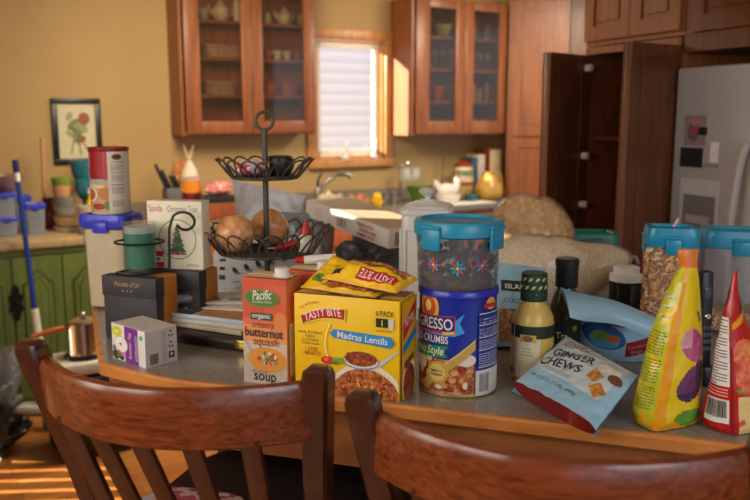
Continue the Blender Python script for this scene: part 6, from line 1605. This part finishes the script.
# ------------------------------------------------------------------ cereal containers with teal lids
CHX = [mat('oat ring', (206,160,112), .8, var=.15), mat('dark oat ring', (180,130,90), .8, var=.15), mat('pale oat ring', (226,190,144), .8, var=.15)]
def cereal(px, ytop, Y, W, D, rot, label, fh, rings, H=None):
    p = atY(px, 300, Y); p.z = ZI; H = zY(ytop, Y)-ZI
    t, o = cliptub('cereal_container', label, p, W, D, H, TEAL, rot, CL, mat('oat mass', (180,134,98), .9, var=.3, scale=90), fh, .86, .042)
    b = MB()
    for i in range(rings):
        a = random.choice((0, 0, 1)); v = random.random(); z = .012+v*(H*fh-.01); q = (.86-.04+.07*v*fh)
        x = random.uniform(-1, 1)*W/2*q*.92; M = Matrix.Translation((x, -D/2*q*.99, z)) if a == 0 else Matrix.Translation((-W/2*q*.99, random.uniform(-1,1)*D/2*q*.92, z))
        M = M @ Matrix.Rotation(random.uniform(-1.2,1.2), 4, 'Z') @ Matrix.Rotation(PI/2+random.uniform(-.8,.8), 4, 'X')
        rr = .0062; b.tube([M @ V((rr*math.cos(k*PI/5), rr*math.sin(k*PI/5), 0)) for k in range(10)], .0027, CHX[i % 3], 6, closed=True)
    c_ = b.build('cereal_rings', t); c_['kind'] = 'stuff'
cereal(667, 226, 1.80, .108, .095, R(-12), 'clear container of oat ring cereal with a teal clip lid', .84, 420)
cereal(735, 229, 1.97, .175, .12, R(-12), 'second teal lidded container, nearly empty, behind the red bag', .22, 90)
p = atY(674, 222, 1.80); p.z = zY(226,1.80)-.002
b = MB(); b.tube([p+V((0,0,.0)), p+V((.006,0,.012)), p+V((.009,0,.02))], [.003,.004,.002], mat('pink white straw', (220,180,176), .5), 6)
tag(b.build('straw_piece', None), 'little pink and white stub on the left teal lid', 'straw')
# low teal lidded box behind
p = atY(590, 260, 2.75); p.z = ZI; cliptub('storage_container', 'wide container with a green teal lid behind the oat bag', p, .17, .13, zY(231.5, 2.75)-ZI, mat('green teal lid', (22,120,108), .35), R(-6), TUB, None, clips=2)
# phone handset
p = atY(705, 338, 1.56); p.z = ZI; hz = zY(268, 1.56)-ZI
t = thing('phone_handset', 'black cordless phone handset standing between the yellow and red bags', 'phone', p, R(10))
b = MB(); w_ = 6.3*k_at(V((p.x,p.y,1.2))); M = Matrix.Rotation(R(-2), 4, 'Y'); b.box((0,0,hz*.56), (w_*2,.022,hz*.84), BLACK, .006, M=M); b.box((0,-.012,hz*.76), (w_*1.5,.003,hz*.18), mat('phone screen', (46,50,54), .15), .001, M=M); b.lathe([(.0,0),(w_*.5,.002),(w_*.4,.004),(0,.004)], STEEL, 16, M @ Matrix.Translation((0,-.011,hz*.60)) @ Matrix.Rotation(PI/2, 4, 'X'))
b.build('handset', t)
b = MB()
for i in range(4):
    for j in range(3): b.box((w_*(j-1)*.52,-.0125,hz*(.5-.06*i)), (w_*.36,.004,hz*.035), mat('phone key', (80,82,84), .4), .001, M=M)
b.build('keypad', t)
b = MB(); b.box((0,.005,.022), (w_*2.7,.07,.042), BLACK, .008); b.box((0,.03,.06), (w_*2.5,.016,.06), BLACK, .006); b.build('cradle', t)
# ------------------------------------------------------------------ stools
def stool():
    t = thing('bar_stool', 'x', 'stool')
    W2 = .25; zt = 1.235
    seat = mat('dark seat pad', (40,27,25), .5, bump=.1)
    b = MB()
    pf = [(.205,.800),(.225,.806),(.23,.825),(.215,.845),(.12,.853),(0,.855)]
    b.lathe(pf, seat, 48, c=(0,.335,0), p=3.4, sx=.92, sy=1.0); b.build('seat', t)
    b = MB(); b.lathe([(.21,.755),(.215,.76),(.215,.7995),(0,.7995)], STOOLV, 40, c=(0,.335,0), p=4, sx=.9, sy=.98); b.build('seat_frame', t)
    rc = lambda w_, h_: [(w_*sx*(1-.25*cx), h_*sy*(1-.25*cy)) for sx, sy, cx, cy in ((-1,-1,0,1),(-1,-1,1,0),(1,-1,1,0),(1,-1,0,1),(1,1,0,1),(1,1,1,0),(-1,1,1,0),(-1,1,0,1))]
    def sweep(b, pts, secs, Us, Vs, m):
        n = len(secs[0]); vs = [p+U_*x+V_*y for p, s_, U_, V_ in zip(pts, secs, Us, Vs) for x, y in s_]
        fs = [(i*n+k, i*n+(k+1) % n, (i+1)*n+(k+1) % n, (i+1)*n+k) for i in range(len(pts)-1) for k in range(n)]
        fs += [tuple(reversed(range(n))), tuple(range((len(pts)-1)*n, len(pts)*n))]
        b.raw(vs, fs, m)
    xs, ys, zs = V((1,0,0)), V((0,1,0)), V((0,0,1))
    for sg in (-1, 1):
        pts = [V((sg*.185,.20,0)), V((sg*.188,.165,.45)), V((sg*.2,.125,.80)), V((sg*.222,.07,1.0)), V((sg*.245,.012,1.18)), V((sg*.2495,.002,zt-.016)), V((sg*.25,.0,zt-.005)), V((sg*.25,-.0,zt))]
        w_ = [.018,.019,.02,.02,.021,.021,.0185,.012]
        b = MB(); sweep(b, pts, [rc(q, q*1.05) for q in w_], [xs]*8, [ys]*8, STOOLV); b.build('rear_leg', t)
        b = MB(); sweep(b, [V((sg*.175,.52,0)), V((sg*.17,.50,.78))], [rc(.018,.018), rc(.021,.021)], [xs]*2, [ys]*2, STOOLV); b.build('front_leg', t)
    n = 25; pts, Us, Vs, secs = [], [], [], []
    for i in range(n):
        q = -1+2*i/(n-1); x = q*.229; y = -.105*(1-q*q)+.014; pts.append(V((x, y, 1.161+.004*(1-q*q))))
        tn = V((1, .105*2*q/.238, 0)).normalized(); Us.append(V((tn.y,-tn.x,0)) if False else tn.cross(zs).normalized()); up = V((0,-.16,1)).normalized(); Vs.append(up)
        secs.append([(-.013,-.045),(-.009,-.049),(.009,-.049),(.013,-.045),(.0145,.0),(.014,.036),(.008,.047),(-.004,.049),(-.012,.042),(-.013,.0)])
    b = MB(); sweep(b, pts, secs, Us, Vs, STOOLW); b.build('top_rail', t)
    for q in (-.66,-.33,0,.33,.66):
        x0 = q*.238; y0 = -.105*(1-q*q)+.008; p0_ = V((x0, y0+.01, 1.128)); p1_ = V((x0*.86, .118, .78))
        mid = p0_.lerp(p1_, .5)+V((0,-.008,0)); w_ = .0155
        b = MB(); sweep(b, [p0_, mid, p1_], [rc(w_,.0065)]*3, [xs]*3, [ys]*3, STOOLV); b.build('back_slat', t)
    for z, y0, y1 in ((.30,.165,.505),(.42,.16,.503)):
        pass
    for sg in (-1, 1):
        b = MB(); b.tube([V((sg*.188,.18,.32)), V((sg*.172,.505,.32))], .011, STOOLV, 10); b.build('stretcher', t)
    b = MB(); b.tube([V((-.173,.512,.24)), V((.173,.512,.24))], .012, STOOLV, 10); b.build('footrest', t)
    b = MB(); b.tube([V((-.187,.17,.42)), V((.187,.17,.42))], .011, STOOLV, 10); b.build('stretcher', t)
    return t
def stoolat(t, pl, pr, label):
    a = yaw(pl, pr); m_ = (pl+pr)/2; t.location = (m_.x, m_.y, 0); t.rotation_euler = (0,0,a); t['label'] = label
st = stool(); zt = 1.235
pl, pr = on(31,340,zt), on(317,366,zt); mm_ = (pl+pr)/2; dd = (pr-pl).normalized()*.25
stoolat(st, mm_-dd, mm_+dd, 'brown slat back bar stool at the left, in front of the soup carton')
s2 = copy_tree(st)
pl = on(362,391,zt); dd = V((.48,-.137,0)).normalized()*.5
stoolat(s2, pl, pl+dd, 'brown slat back bar stool at the right, in front of the blue can')
for o in (st, s2): o['group'] = 'bar stools at the island'
# cloth on the left stool seat
q = st.matrix_basis
q = Matrix.Translation(st.location) @ Matrix.Rotation(st.rotation_euler.z, 4, 'Z')
cl_ = q @ V((-.09,.205,.8565))
quilt('patterned_cloth', 'pink, red and white patterned cloth lying on the left stool seat', 'cloth', cl_, .10, .06, .03, ((176,150,156),(150,60,72),(170,160,184)), 19, st.rotation_euler.z)
